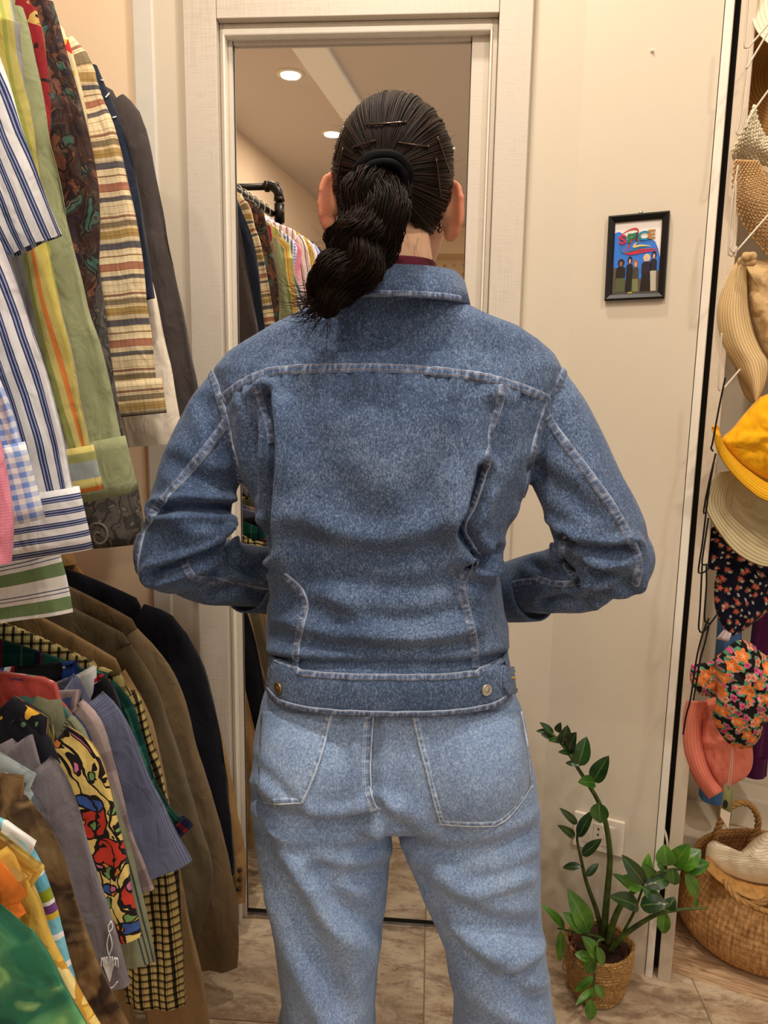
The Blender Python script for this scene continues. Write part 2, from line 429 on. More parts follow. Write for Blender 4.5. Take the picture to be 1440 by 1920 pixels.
rw = (c2 - c1).normalized(); rn = Vector((-rw.y, rw.x, 0)); rn = rn if rn.y > 0 else -rn
p1 = c2 + rw * .017; p2 = p1 + rw * .011; p3 = p2 + rw * .027
slab('trim_5', c2 + rw * .0015, p1, M_LIP, .05, bevel=.002, push=-.004)
slab('trim_6', p1, p2, M_BLACK, .03, push=.035)
slab('trim_7', p2, p3, whitewood('post laminate', C(208, 192, 170), False), .05, bevel=.002, push=-.002)
# niche beyond the post
nb0 = p3 + rn * .66 - rw * .02; nb1 = nb0 + rw * .95
M_NICHE = wall_mat('niche paint', C(228, 216, 196), .03)
slab('wall_niche', nb0, nb1, M_NICHE, .05)
sd = Vector((p3.x, p3.y, 0))
mbn = MB(); 
P = [p3 + rn * .045 - rw * .012, p3 + rn * .68 - rw * .012, p3 + rn * .68 - rw * .03, p3 + rn * .045 - rw * .03]
P = [Vector((p.x, p.y, 0)) for p in P] + [Vector((p.x, p.y, CEIL)) for p in P]
structure(mbn.add(P, [(0, 3, 2, 1), (4, 5, 6, 7), (0, 1, 5, 4), (1, 2, 6, 5), (2, 3, 7, 6), (3, 0, 4, 7)]).build('wall_niche_side', M_NICHE, smooth=False))
# ledge along the niche back and wooden floor strip
q0 = p3 + rn * .658 + rw * .085
P = [q0, q0 + rw * .75, q0 + rw * .75 - rn * .10, q0 - rn * .10]
P = [Vector((p.x, p.y, .10)) for p in P] + [Vector((p.x, p.y, .19)) for p in P]
structure(MB().add(P, [(0, 3, 2, 1), (4, 5, 6, 7), (0, 1, 5, 4), (1, 2, 6, 5), (2, 3, 7, 6), (3, 0, 4, 7)]).build('trim_8', M_NICHE, smooth=False, bevel=.006))
q1 = p3 + rn * .657 - rw * .01
P = [q1, q1 + rw * .86, q1 + rw * .86 - rn * .20, q1 - rn * .20]
P = [Vector((p.x, p.y, .0)) for p in P] + [Vector((p.x, p.y, .0995)) for p in P]
structure(MB().add(P, [(0, 3, 2, 1), (4, 5, 6, 7), (0, 1, 5, 4), (1, 2, 6, 5), (2, 3, 7, 6), (3, 0, 4, 7)]).build('trim_9', M_NICHE, smooth=False, bevel=.006))
t = NT('worn plank'); v = t.coord('UV')
g = t.noise(t.map(v, (6, 60, 1)), 2, 6, 1.5)
M_PLANK = t.done(t.ramp(g, [(.3, C(150, 112, 82)), (.5, C(198, 164, 128)), (.7, C(220, 192, 158)), (.8, C(140, 92, 66))]), .6, t.bump(g, .2, .002))
th0 = c2 + rn * .035; 
for i, (a, b) in enumerate(((-.02, .40), (.402, .85))):
    A, B = th0 + rw * a, th0 + rw * b
    vs = [A, B, B + rn * .55, A + rn * .55]; vs = [Vector((p.x, p.y, .0005)) for p in vs] + [Vector((p.x, p.y, .004)) for p in vs]
    o = mesh('floor_plank', vs, [(0, 3, 2, 1), (4, 5, 6, 7), (0, 1, 5, 4), (1, 2, 6, 5), (2, 3, 7, 6), (3, 0, 4, 7)], M_PLANK, fl, False, [((p - A).dot(rw), (p - A).dot(rn)) for p in vs])
# downlights
M_GLOW = NT('warm lamp glow'); M_GLOW.b.inputs['Emission Color'].default_value = (1, .86, .62, 1); M_GLOW.b.inputs['Emission Strength'].default_value = 7; M_GLOW = M_GLOW.m
for i, (x, y, w) in enumerate(DOWN):
    where = ['over the clothes rack, nearer the mirror', 'farther back along the left wall', 'over the middle of the shop', 'over the hat niche side', 'behind the photographer', 'near the dotted wallpaper', 'near the added wall openings', 'straight above the clothes rack', 'close to the mirror door'][i]
    th = thing('ceiling_downlight', (x, y, CEIL), 'round recessed warm ceiling downlight ' + where, 'downlight', 'ceiling downlights')
    mb = MB(); prof = [(.062, 0), (.064, -.006), (.05, -.008), (.046, -.002), (.046, .004)]
    rings = [[(r_ * math.cos(2 * math.pi * k / 32), r_ * math.sin(2 * math.pi * k / 32), z) for k in range(32)] for r_, z in prof]
    vs, fs = loft(rings, False); mb.add(vs, fs); mb.build('bezel', M_LIP, th)
    mesh('lamp_glass', [(.045 * math.cos(2 * math.pi * k / 24), .045 * math.sin(2 * math.pi * k / 24), -.003) for k in range(24)], [tuple(range(23, -1, -1))], M_GLOW, th)
    ld = bpy.data.lights.new('downlight_beam', 'AREA'); ld.shape = 'DISK'; ld.size = .085; ld.energy = w; ld.color = (1, .90, .77)
    lo = bpy.data.objects.new('lamp_light', ld); COL.objects.link(lo); lo.location = (0, 0, -.012); lo.parent = th
# ================================================================== PERSON
PER = thing('person', (.01, 1.0, 0), 'person seen from behind in blue denim jacket and light jeans, facing the mirror', 'person')
PXM = 1 / 1400.0
def denim(name, dark, mid, light, wear=.5, tw=640):
    t = NT(name); v = t.coord()
    d = t.n('SeparateXYZ', {0: v}).node
    s = t.math('ADD', t.math('MULTIPLY', d.outputs[0], 1.0), t.math('ADD', t.math('MULTIPLY', d.outputs[2], .75), t.math('MULTIPLY', d.outputs[1], .5)))
    jit = t.math('MULTIPLY', t.noise(v, 60, 2), .0012)
    tw_ = t.math('SINE', t.math('MULTIPLY', t.math('ADD', s, jit), tw * 6.283))
    tw_ = t.math('ADD', t.math('MULTIPLY', tw_, .5), .5)
    sp = t.noise(t.map(v, (1, 1, .55)), 620, 2, 0, .7); sp2 = t.noise(t.map(v, (1, 1, .6)), 260, 3, 0, .7)
    big = t.noise(v, 7, 4, .3); mot = t.noise(v, 34, 4)
    f = t.math('ADD', t.math('ADD', t.math('MULTIPLY', sp, .95), t.math('MULTIPLY', sp2, .4)), t.math('ADD', t.math('MULTIPLY', tw_, .12), t.math('ADD', t.math('MULTIPLY', big, wear), t.math('MULTIPLY', mot, .2))))
    f = t.math('SUBTRACT', f, .06 + .475 + .2 + .1 + wear * .5 - .5)
    c = t.ramp(f, [(.2, dark), (.49, mid), (.78, light)])
    h = t.math('ADD', t.math('MULTIPLY', tw_, .5), sp)
    b1 = t.bump(h, .22, .0009)
    b2 = t.n('Bump', {'Height': t.noise(v, 42, 3, .6), 'Strength': .22, 'Distance': .004, 'Normal': b1})
    return t.done(c, .88, b2, 0, .18, .12)
def seam_mat(name, dark, mid, light, thread):
    t = NT(name); uv = t.coord('UV'); s = t.n('SeparateXYZ', {0: uv}).node
    u, w = s.outputs[0], s.outputs[1]
    n1 = t.noise(t.map(uv, (170, .35, 1)), 1, 3); n2 = t.noise(t.coord(), 500, 2)
    c = t.ramp(t.math('ADD', t.math('MULTIPLY', n1, .8), t.math('MULTIPLY', n2, .25)), [(.34, dark), (.52, mid), (.70, light)])
    c = t.mix(t.ramp(w, [(.70, (0, 0, 0, 1)), (.84, (.85,) * 3 + (1,))]), c, light)
    edge = t.ramp(t.math('ABSOLUTE', w), [(.72, (0, 0, 0, 1)), (.92, (.4,) * 3 + (1,))])
    c = t.mix(edge, c, light)
    dash = t.ramp(t.math('FRACT', t.math('MULTIPLY', u, 300)), [(0, (1, 1, 1, 1)), (.68, (0, 0, 0, 1))], 'CONSTANT')
    ln = t.ramp(t.math('ABSOLUTE', t.math('SUBTRACT', t.math('ABSOLUTE', w), .5)), [(0, (1, 1, 1, 1)), (.09, (0, 0, 0, 1))], 'CONSTANT')
    c = t.mix(t.math('MULTIPLY', t.math('MULTIPLY', dash, ln), .75), c, thread)
    return t.done(c, .9, t.bump(n1, .5, .0015), 0, .15)
JD, JM, JL = C(36, 47, 72), C(68, 88, 120), C(132, 150, 178)
M_JK = denim('mid blue denim', JD, JM, JL, .35)
M_JKS = seam_mat('blue denim seam', C(44, 56, 82), C(78, 100, 136), C(154, 168, 190), C(160, 134, 106))
KD, KM, KL = C(78, 98, 134), C(122, 148, 188), C(182, 202, 228)
M_JE = denim('light blue denim', KD, KM, KL, .3)
M_JES = seam_mat('light denim seam', C(70, 90, 126), C(122, 150, 190), C(196, 212, 234), C(206, 208, 210))
M_LINING = plain('dark denim inside', C(34, 40, 56), .95)

def pxtube(mb, path, n=24, sides=22, ry=1.0):
    q = spline(path, n)
    pts = [at(a, b, Y) for a, b, Y, r in q]; rad = [(r * PXM, r * PXM * ry) for a, b, Y, r in q]
    vs, fs, uv = tube(pts, rad, sides, True); mb.add(vs, fs)
def pring(py, L, Rr, b, cy=1.0, n=40, ex=2.5, Ys=None):
    Ys = Ys or cy
    a, c = at(L, py, Ys), at(Rr, py, Ys); m = (a + c) / 2; hw = (c.x - a.x) / 2; out = []
    for k in range(n):
        th = 2 * math.pi * k / n; ct, st = math.cos(th), math.sin(th)
        out.append((m.x + hw * math.copysign(abs(ct) ** (2 / ex), ct), cy + b * math.copysign(abs(st) ** (2 / ex), st), m.z + (c.z - a.z) / 2 * ct))
    return out
from mathutils import noise as mnoise
FOLDK = 1.95
def sculpt(V, N, folds, amp=.002, sc=9.0, seed=0.0):
    """push folds (polyline in picture units, depth m, half-width) and soft undulation into a cloth surface along its normals"""
    P = projn(V); to = _Cn - V; to /= np.linalg.norm(to, axis=1)[:, None]
    face = np.clip((N * to).sum(1) * 2.2 + .15, 0, 1)
    d = np.zeros(len(V))
    for f in folds:
        poly, depth, w = f[:3]
        poly = spline(poly, max(8, 4 * len(poly)))
        dist = segdist(P, poly); depth *= FOLDK; d += depth * np.exp(-(dist / w) ** 2) * face
        # shoulder of cloth pushed up beside a valley
        if depth < 0: d += -.45 * depth * np.exp(-((dist - 1.9 * w) / (w * .9)) ** 2) * face
    und = np.array([mnoise.noise(Vector((v[0] * sc + seed, v[1] * sc * .6, v[2] * sc * 1.25 + v[0] * 3))) for v in V])
    und2 = np.array([mnoise.noise(Vector((v[0] * sc * 3 + seed, v[1] * sc * 2, v[2] * sc * 3.2 + v[0] * 9 + 5))) for v in V])
    d += amp * und + amp * .45 * und2
    return V + N * d[:, None]
def ribbon(name, bv, pts, wpx, mat, parent, lift=.0016, n=None, closed_ends=True):
    """raised sewn seam laid on the cloth below it"""
    n = n or max(10, int(sum(math.dist(a[:2], b[:2]) for a, b in zip(pts[:-1], pts[1:])) / 7))
    q = spline(pts, n); H = []
    for a in q:
        p, nn = hit(bv, a[0], a[1])
        if p is not None and (not H or (p - H[-1][0]).length < .07): H.append((p, nn))
    if len(H) < 3: return None
    vs, fs, uv = [], [], []; L = 0
    for i, (p, nn) in enumerate(H):
        t = (H[min(i + 1, len(H) - 1)][0] - H[max(i - 1, 0)][0]).normalized()
        if nn.dot(CAM - p) < 0: nn = -nn
        ac = nn.cross(t).normalized(); hw = wpx * PXM / 2
        if i: L += (p - H[i - 1][0]).length
        for w, h in ((-1, -.0006), (-.86, lift * .85), (-.3, lift), (.3, lift), (.86, lift * .85), (1, -.0006)):
            base = p + ac * (w * hw)
            vs.append(base + nn * h); uv.append((L, w))
    for i in range(len(H) - 1):
        for k in range(5): fs.append((i * 6 + k, i * 6 + k + 1, i * 6 + 7 + k, i * 6 + 6 + k))
    return reparent(mesh(name, vs, fs, mat, None, True, uv), parent)
def inpoly(x, y, poly):
    r = False; j = len(poly) - 1
    for i in range(len(poly)):
        if (poly[i][1] > y) != (poly[j][1] > y) and x < (poly[j][0] - poly[i][0]) * (y - poly[i][1]) / (poly[j][1] - poly[i][1]) + poly[i][0]: r = not r
        j = i
    return r
def patch(name, bv, rows, mat, parent, off=.0022, nu=18):
    """cloth panel laid over another: rows of (left px, right px, y px)"""
    vs, fs = [], []; rr = spline(rows, 22)
    def P(px, py, o):
        p, nn = hit(bv, px, py)
        if p is None: return None
        if nn.dot(CAM - p) < 0: nn = -nn
        return p + nn * o
    last = Vector((0, 0, 0)); ok = []
    for (l, r, y) in rr:
        for k in range(nu + 1):
            x = l + (r - l) * k / nu
            e = off
            q = P(x, y, e)
            ok.append(q is not None); vs.append(q if q else last); last = vs[-1]
    w = nu + 1
    for i in range(len(rr) - 1):
        for k in range(nu):
            a = (i * w + k, i * w + k + 1, (i + 1) * w + k + 1, (i + 1) * w + k)
            if all(ok[j] for j in a): fs.append(a)
    o = mesh(name, vs, fs, mat, None, True); reparent(o, parent)
    m = o.modifiers.new('thick', 'SOLIDIFY'); m.thickness = off; m.offset = -1 if False else 0
    return o

# ---- jeans
mb = MB()
vs, fs = loft([pring(*a, Ys=.95) for a in ((1215, 520, 935, .11), (1255, 512, 945, .112), (1300, 494, 965, .118), (1345, 480, 986, .122), (1400, 467, 1000, .126), (1470, 463, 1012, .126), (1510, 466, 1019, .115), (1535, 475, 1015, .09))]); mb.add(vs, fs)
def leg(rows):
    rr = [pring(py, l, r, b, 1.0, 32, 2.2, .955) for py, l, r, b in rows]
    last = rr[-1]; cx = sum(p[0] for p in last) / 32; hw = max(p[0] for p in last) - cx
    sl = -.03 if cx < 0 else .03
    for z, kx, hh in ((.2, .5, .098), (.09, .8, .108), (.03, 1.0, .112)):
        rr.append([(cx + sl * kx + hh * math.cos(2 * math.pi * k / 32), 1.0 + (hh + .01) * math.sin(2 * math.pi * k / 32), z) for k in range(32)])
    v_, f_ = loft(rr); mb.add(v_, f_)
leg([(1465, 464, 742, .118), (1560, 467, 737, .115), (1640, 478, 731, .11), (1720, 496, 722, .107), (1800, 510, 714, .104), (1920, 524, 703, .1)])
leg([(1465, 738, 1013, .118), (1560, 741, 1021, .115), (1600, 752, 1022, .113), (1640, 768, 1023, .112), (1720, 801, 1021, .11), (1800, 834, 1031, .107), (1920, 858, 1047, .103)])
for px in (598, 868):
    c = at(px, 1425, .945); v_, f_ = ellipsoid(c, (.088, .082, .105)); mb.add(v_, f_)
V, N, Fc = remeshed(mb, .0042, 10)
JEANF = [
    ([(480, 1492), (530, 1528), (600, 1552), (670, 1545), (712, 1520)], -.007, 15), ([(500, 1560), (560, 1580), (650, 1590), (715, 1575)], -.003, 16),
    ([(742, 1545), (790, 1590), (850, 1606), (930, 1596), (1015, 1560)], -.005, 18), ([(765, 1610), (840, 1640), (930, 1640), (1015, 1610)], -.0032, 15),
    ([(785, 1650), (840, 1690), (920, 1735), (1000, 1740)], -.0055, 20), ([(830, 1640), (900, 1660), (980, 1640)], .004, 20),
    ([(815, 1720), (870, 1790), (940, 1850), (1010, 1880)], -.006, 22), ([(960, 1840), (1000, 1820), (1030, 1790)], -.005, 16), ([(850, 1740), (930, 1790), (1015, 1790)], .004, 22),
    ([(478, 1545), (520, 1620), (560, 1700), (600, 1790), (640, 1880)], -.005, 22), ([(520, 1560), (580, 1660), (640, 1740), (690, 1800)], .0045, 24),
    ([(500, 1690), (540, 1770), (580, 1850), (610, 1920)], .004, 20), ([(600, 1640), (640, 1700), (700, 1730)], -.004, 20),
    ([(560, 1600), (600, 1630), (680, 1640), (725, 1625)], -.003, 15), ([(700, 1338), (694, 1420), (694, 1475), (698, 1500)], -.0045, 14),
    ([(724, 1535), (738, 1560)], -.002, 14), ([(470, 1430), (520, 1470), (560, 1515)], -.002, 12)]
V = sculpt(V, N, JEANF, .0028, 8.0, 3.0)
jeans = reparent(mesh('jeans', V, Fc, M_JE), PER); jeans['label'] = 'loose light blue denim jeans'
bvj = bvh_of(V, Fc)
patch('back_pocket', bvj, [(774, 973, 1334), (790, 984, 1400), (804, 990, 1450), (812, 992, 1475), (822, 968, 1508), (828, 940, 1536), (830, 925, 1542)], M_JE, jeans)
patch('back_pocket', bvj, [(494, 621, 1334), (490, 604, 1400), (488, 590, 1440), (488, 580, 1468), (488, 570, 1488), (497, 563, 1501)], M_JE, jeans)
for pts, w in (([(777, 1334), (791, 1400), (806, 1455), (829, 1538)], 13), ([(829, 1538), (880, 1541), (926, 1541)], 12), ([(926, 1541), (950, 1525), (993, 1472)], 13), ([(993, 1472), (986, 1400), (974, 1336)], 9),
               ([(619, 1334), (602, 1400), (585, 1450), (563, 1501)], 13), ([(563, 1499), (530, 1499), (497, 1498)], 11), 
               ([(692, 1330), (688, 1400), (687, 1450), (692, 1490), (704, 1520)], 22)):
    ribbon('seam', bvj, pts, w, M_JES, jeans, .0042 if w != 22 else .0022)

# ---- jacket
mb = MB()
rows = [(1212, 506, 950, .122, 1.0), (1190, 504, 951, .125, 1.0), (1165, 504, 951, .125, 1.0), (1140, 508, 944, .123, 1.0), (1060, 510, 932, .12, 1.0), (990, 500, 945, .122, 1.0),
        (920, 472, 980, .126, 1.0), (850, 447, 1003, .127, 1.0), (780, 428, 1020, .123, 1.0), (725, 412, 1036, .112, 1.0), (690, 402, 1050, .10, 1.0), (662, 425, 1035, .09, 1.0),
        (638, 462, 1008, .083, .995), (612, 508, 968, .078, .99), (588, 560, 910, .073, .985), (565, 615, 860, .068, .98), (548, 650, 830, .06, .975)]
vs, fs = loft([pring(*a) for a in rows]); mb.add(vs, fs)
pxtube(mb, [(470, 712, 1.0, 64), (425, 785, .995, 72), (388, 860, .985, 74), (363, 925, .975, 73), (352, 985, .968, 76), (344, 1030, .965, 72), (344, 1052, .97, 58)])
pxtube(mb, [(328, 1044, .98, 56), (372, 1062, 1.02, 68), (430, 1075, 1.06, 67), (480, 1085, 1.10, 60), (530, 1095, 1.14, 52)])
pxtube(mb, [(985, 712, 1.0, 64), (1030, 785, .995, 74), (1063, 855, .985, 78), (1090, 920, .975, 78), (1112, 970, .968, 82), (1128, 1015, .965, 80), (1132, 1048, .97, 62)])
pxtube(mb, [(1140, 1056, .98, 58), (1090, 1080, 1.02, 70), (1035, 1090, 1.06, 65), (985, 1096, 1.10, 60), (930, 1105, 1.14, 52)])
for q, r_ in (((325, 1040, .96), .052), ((1150, 1050, .96), .052)):
    v_, f_ = ellipsoid(at(*q), (r_, r_ * .9, r_)); mb.add(v_, f_)
V, N, Fc = remeshed(mb, .0040, 7)
rnd = random.Random(4)
JKF = [([(500, 742), (510, 830), (508, 930), (512, 1030)], -.012, 11), ([(482, 760), (478, 850), (484, 950)], -.006, 14), ([(540, 760), (545, 900), (540, 1030)], .006, 22),
       ([(905, 880), (888, 945), (868, 985), (880, 1018), (902, 1050)], -.012, 11), ([(850, 900), (842, 985), (856, 1040)], .005, 20), ([(925, 760), (930, 850), (918, 900)], -.004, 14), ([(880, 1060), (905, 1050), (925, 1030)], -.007, 10),
       ([(575, 1082), (640, 1090), (720, 1105), (800, 1100), (868, 1082)], -.005, 22), ([(540, 1120), (640, 1150), (760, 1160), (860, 1140)], -.0035, 22),
       ([(560, 1015), (620, 1038), (700, 1055), (800, 1040), (872, 1000)], -.004, 26), ([(560, 960), (660, 1000), (780, 1000), (860, 960)], .003, 24),
       ([(640, 1130), (700, 1180), (800, 1190), (880, 1170)], .004, 22), ([(520, 1190), (620, 1215), (760, 1222), (880, 1210)], -.0035, 16), ([(505, 1238), (600, 1246), (720, 1250), (850, 1247), (948, 1232)], -.005, 10),
       ([(560, 735), (590, 830), (640, 930), (700, 980)], -.002, 30), ([(880, 740), (850, 850), (800, 930)], -.002, 30), ([(690, 720), (700, 820), (720, 900)], .002, 30),
       # left sleeve
       ([(300, 956), (350, 950), (400, 951), (462, 952)], -.009, 9), ([(430, 1000), (405, 1032), (350, 1056), (290, 1075)], -.010, 9), ([(330, 975), (370, 1000), (410, 985)], .005, 20),
       ([(440, 960), (436, 985), (420, 1010)], -.006, 8), ([(330, 870), (380, 900), (440, 905)], -.003, 16), ([(390, 760), (410, 830), (440, 880)], -.003, 14), ([(430, 1040), (460, 1070), (500, 1062)], -.006, 11), ([(400, 1112), (450, 1100), (500, 1118)], -.005, 11),
       ([(470, 1020), (480, 1050), (505, 1075)], .004, 12),
       # right sleeve
       ([(985, 970), (1030, 1000), (1075, 1022), (1130, 1035), (1180, 1030)], -.009, 10), ([(1060, 1010), (1062, 1050), (1085, 1090)], -.007, 9), ([(1075, 1045), (1110, 1075), (1180, 1090)], -.007, 13), ([(1080, 1100), (1120, 1115), (1180, 1105)], -.006, 10),
       ([(1000, 880), (1060, 920), (1110, 960)], -.0035, 18), ([(1045, 740), (1040, 800), (1010, 880)], -.003, 14), ([(1110, 880), (1150, 950), (1180, 1010)], .003, 18), ([(1000, 1060), (1030, 1075), (1060, 1070)], -.004, 10),
       ([(1020, 1130), (1060, 1120), (1100, 1130)], -.005, 9)]
# puckers along the yoke seam
yk = spline([(408, 752), (440, 726), (500, 698), (560, 692), (700, 692), (850, 700), (930, 713), (1028, 750)], 60)
for i in range(3, 57):
    x, y = yk[i]; x += rnd.uniform(-4, 4); L = rnd.uniform(16, 38)
    JKF.append(([(x, y + 10), (x + rnd.uniform(-5, 5), y + 10 + L)], rnd.choice((-1, 1)) * rnd.uniform(.0007, .0016), 5))
    if i % 2: JKF.append(([(x + 3, y - 10), (x + 3 + rnd.uniform(-6, 6), y - 10 - L * .7)], rnd.choice((-1, 1)) * rnd.uniform(.0006, .0014), 5))
V = sculpt(V, N, JKF, .0026, 9.0, 1.0)
jk = reparent(mesh('jacket', V, Fc, M_JK), PER); jk['label'] = 'mid blue denim jacket with seamed yoke'
bvk = bvh_of(V, Fc)
S = [([(412, 753), (440, 728), (470, 710), (505, 698), (560, 692), (640, 690), (720, 690), (800, 695), (870, 702), (930, 713), (985, 730), (1026, 748)], 17),
     ([(392, 688), (404, 722), (412, 752), (426, 795), (440, 850), (452, 900), (465, 952)], 15), ([(1060, 690), (1045, 722), (1027, 752), (1010, 805), (996, 865), (985, 920), (976, 962)], 15),
     ([(944, 724), (934, 765), (919, 810), (917, 850), (905, 895), (888, 945), (869, 984), (878, 1012), (899, 1046)], 15), ([(899, 1046), (872, 1078), (866, 1108), (876, 1150), (887, 1195), (893, 1254)], 16),
     ([(480, 722), (490, 755), (502, 790), (508, 830)], 13), ([(532, 1078), (548, 1092), (566, 1112), (572, 1135), (564, 1170), (556, 1210), (553, 1252)], 15),
     ([(424, 790), (395, 832), (355, 880), (315, 925), (285, 965), (266, 1005), (257, 1045), (258, 1072)], 17), ([(1022, 772), (1045, 812), (1085, 865), (1130, 925), (1168, 985), (1190, 1030), (1198, 1062), (1190, 1095)], 17),
     ([(345, 1052), (352, 1070), (366, 1084), (400, 1088), (440, 1094), (500, 1106)], 15), ([(1058, 1000), (1052, 1035), (1064, 1066), (1078, 1082)], 14), ([(940, 1102), (975, 1092), (1000, 1090)], 13), ([(1002, 1082), (1035, 1094), (1070, 1094), (1088, 1090)], 13)]
for pts, w in S: ribbon('seam', bvk, pts, w, M_JKS, jk, .002)
# waistband: a band all round, slightly proud of the body
def band(name, rows, mat, parent, th=.005):
    rr = []
    for grow in (0, th):
        seq = rows if grow == th else rows[::-1]
        for py, l, r, b in seq:
            ring = pring(py, l, r, b, 1.0, 96, 3.0, 1.0 - b + .012); cx = sum(p[0] for p in ring) / 96
            rr.append([(p[0] + (p[0] - cx) / max(.05, abs(p[0] - cx) + abs(p[1] - 1)) * grow, p[1] + (p[1] - 1.0) / max(.05, abs(p[0] - cx) + abs(p[1] - 1)) * grow, p[2]) for p in ring])
    rr.append(rr[0]); vs, fs = loft(rr, False)
    return reparent(mesh(name, vs, fs, mat), parent)
wb = band('waistband', [(1256, 493, 966, .124), (1270, 490, 968, .1275), (1292, 488, 972, .129), (1316, 486, 976, .129), (1334, 485, 978, .128)], M_JK, jk)
V2 = np.array([v.co for v in wb.data.vertices]); bvw = bvh_of(V2, [tuple(p.vertices) for p in wb.data.polygons])
ye = lambda x: 0
tp = []; bt = []
for x in np.linspace(500, 958, 24):
    # find the top and bottom edge of the band under this column
    ys = [y for y in range(1225, 1350) if hit(bvw, x, y)[0] is not None]
    if ys: tp.append((x, ys[0] + 7)); bt.append((x, ys[-1] - 6))
ribbon('seam', bvw, tp, 12, M_JKS, wb, .0016); ribbon('seam', bvw, bt, 11, M_JKS, wb, .0016)
M_BTN = plain('worn steel button', C(196, 188, 172), .35, .9, bump=.3, scale=400)
M_BTN2 = plain('aged brass button', C(150, 126, 92), .45, .9, bump=.3, scale=400)
for (px, py, mt) in ((523, 1290, M_BTN2), (911, 1293, M_BTN)):
    p, nn = hit(bvw, px, py)
    if nn.dot(CAM - p) < 0: nn = -nn
    q = nn.to_track_quat('Z', 'Y'); prof = [(0, .0035), (.003, .0035), (.0035, .0028), (.0055, .0028), (.0068, .0036), (.0076, .003), (.0078, .001), (.007, -.001)]
    rings = [[p + q @ Vector((r_ * math.cos(2 * math.pi * k / 24), r_ * math.sin(2 * math.pi * k / 24), z)) for k in range(24)] for r_, z in prof]
    v_, f_ = loft(rings, False); o = reparent(mesh('button', v_, f_, mt), jk); o['label'] = 'round metal waistband button'
patch('waist_tab', bvw, [(940, 957, 1250), (939, 964, 1262), (938, 967, 1276), (940, 968, 1290), (946, 965, 1301)], M_JK, jk, .004, 10)
ribbon('tab_seam', bvw, [(943, 1250), (941, 1270), (942, 1288), (950, 1300)], 8, M_JKS, jk, .0055)
M_OTHR = plain('orange thread', C(196, 138, 62), .8)
p, nn = hit(bvw, 952, 1272)
if p and nn.dot(CAM - p) < 0: nn = -nn
if p: mb = MB(); mb.tube([p + nn * .006 + Vector((-.005, 0, 0)), p + nn * .0075 + Vector((0, 0, .001)), p + nn * .006 + Vector((.004, 0, .001))], .0012, 6); mb.build('buttonhole', M_OTHR, rep=jk)
# cuffs
for path in ([(462, 1090, 1.085, 62), (490, 1094, 1.11, 60), (525, 1100, 1.14, 58)], [(1002, 1104, 1.085, 64), (972, 1108, 1.11, 63), (938, 1112, 1.14, 60)]):
    q = spline(path, 8); v_, f_, u_ = tube([at(a, b, Y) for a, b, Y, r in q], [r * PXM for a, b, Y, r in q], 32, False)
    o = reparent(mesh('cuff', v_, f_, M_JK, None, True, u_), jk); m = o.modifiers.new('thick', 'SOLIDIFY'); m.thickness = .003
# collar: folded band round the neck
def collar(prof, c, mat, name, parent, a0=-62, a1=242, n=64, seamrow=None):
    vs, fs, uv = [], [], []
    for i in range(n + 1):
        th = R(a0 + (a1 - a0) * i / n)           # -90 = towards the camera... measured so that 270/-90 is the front gap
        k = math.sin(th)
        for j, (rx, ry, dz, dy) in enumerate(prof):
            vs.append((c[0] + rx * math.cos(th), c[1] - ry * math.sin(th) + dy, c[2] + dz + .012 * (1 - max(0, k)) * 0 - .018 * max(0, -k)))
    m = len(prof)
    for i in range(n):
        for j in range(m - 1): fs.append((i * m + j, i * m + j + 1, (i + 1) * m + j + 1, (i + 1) * m + j))
    o = reparent(mesh(name, vs, fs, mat), parent); s = o.modifiers.new('thick', 'SOLIDIFY'); s.thickness = .003; s.offset = 0
    return o, vs, fs
cc = at(735, 562, .985)
prof = [(.082, .062, .000, 0), (.074, .060, .022, -.004), (.075, .062, .030, -.006), (.081, .067, .031, -.008), (.090, .076, .021, -.009), (.094, .088, .007, -.008), (.098, .096, -.008, -.006)]
col, cv, cf = collar(prof, cc, M_JK, 'collar', jk)
bvc = bvh_of(np.array([tuple(v) for v in cv]), cf)
ed = []
for x in np.linspace(598, 862, 30):
    ys = [y for y in range(490, 620) if hit(bvc, x, y)[0] is not None and hit(bvc, x, y)[0].y < .96]
    if ys: ed.append((x, ys[-1] - 5))
if len(ed) > 4: ribbon('seam', bvc, ed, 10, M_JKS, col, .0035)
M_EDGE = plain('worn denim edge', C(176, 186, 200), .9, var=.25, scale=260)
M_EDGE2 = plain('worn light denim edge', C(206, 216, 230), .9, var=.2, scale=260)
def edging(bv, pts, mat, parent, lift=.003, r_=.0010):
    H = [hit(bv, x, y) for x, y in spline(pts, 40)]; P_ = [p + (nn if nn.dot(CAM - p) > 0 else -nn) * lift for p, nn in H if p is not None]
    if len(P_) > 3: MB().tube(P_, r_, 6).build('edge', mat, rep=parent)
if len(ed) > 4: edging(bvc, [(x, y + 3) for x, y in ed], M_EDGE, col, .0018, .0013)
for pts in ([(774, 1336), (788, 1400), (803, 1455), (826, 1540)], [(826, 1541), (880, 1545), (926, 1545)], [(926, 1545), (952, 1529), (995, 1473)], [(622, 1336), (606, 1400), (590, 1450), (566, 1503)], [(566, 1503), (530, 1504), (497, 1502)], [(698, 1336), (696, 1400), (695, 1450), (699, 1488), (709, 1516)]): edging(bvj, pts, M_EDGE2, jeans, .0032, .0012)
# T-shirt neckband
M_MAROON = cloth('maroon rib knit', C(78, 18, 34))
tsh, _, _ = collar([(.062, .054, -.02, 0), (.056, .049, .030, 0), (.053, .046, .044, -.001), (.052, .045, .046, 0)], cc, M_MAROON, 'tshirt_neckband', PER, -89, 269)
tsh['label'] = 'maroon T-shirt neckband'

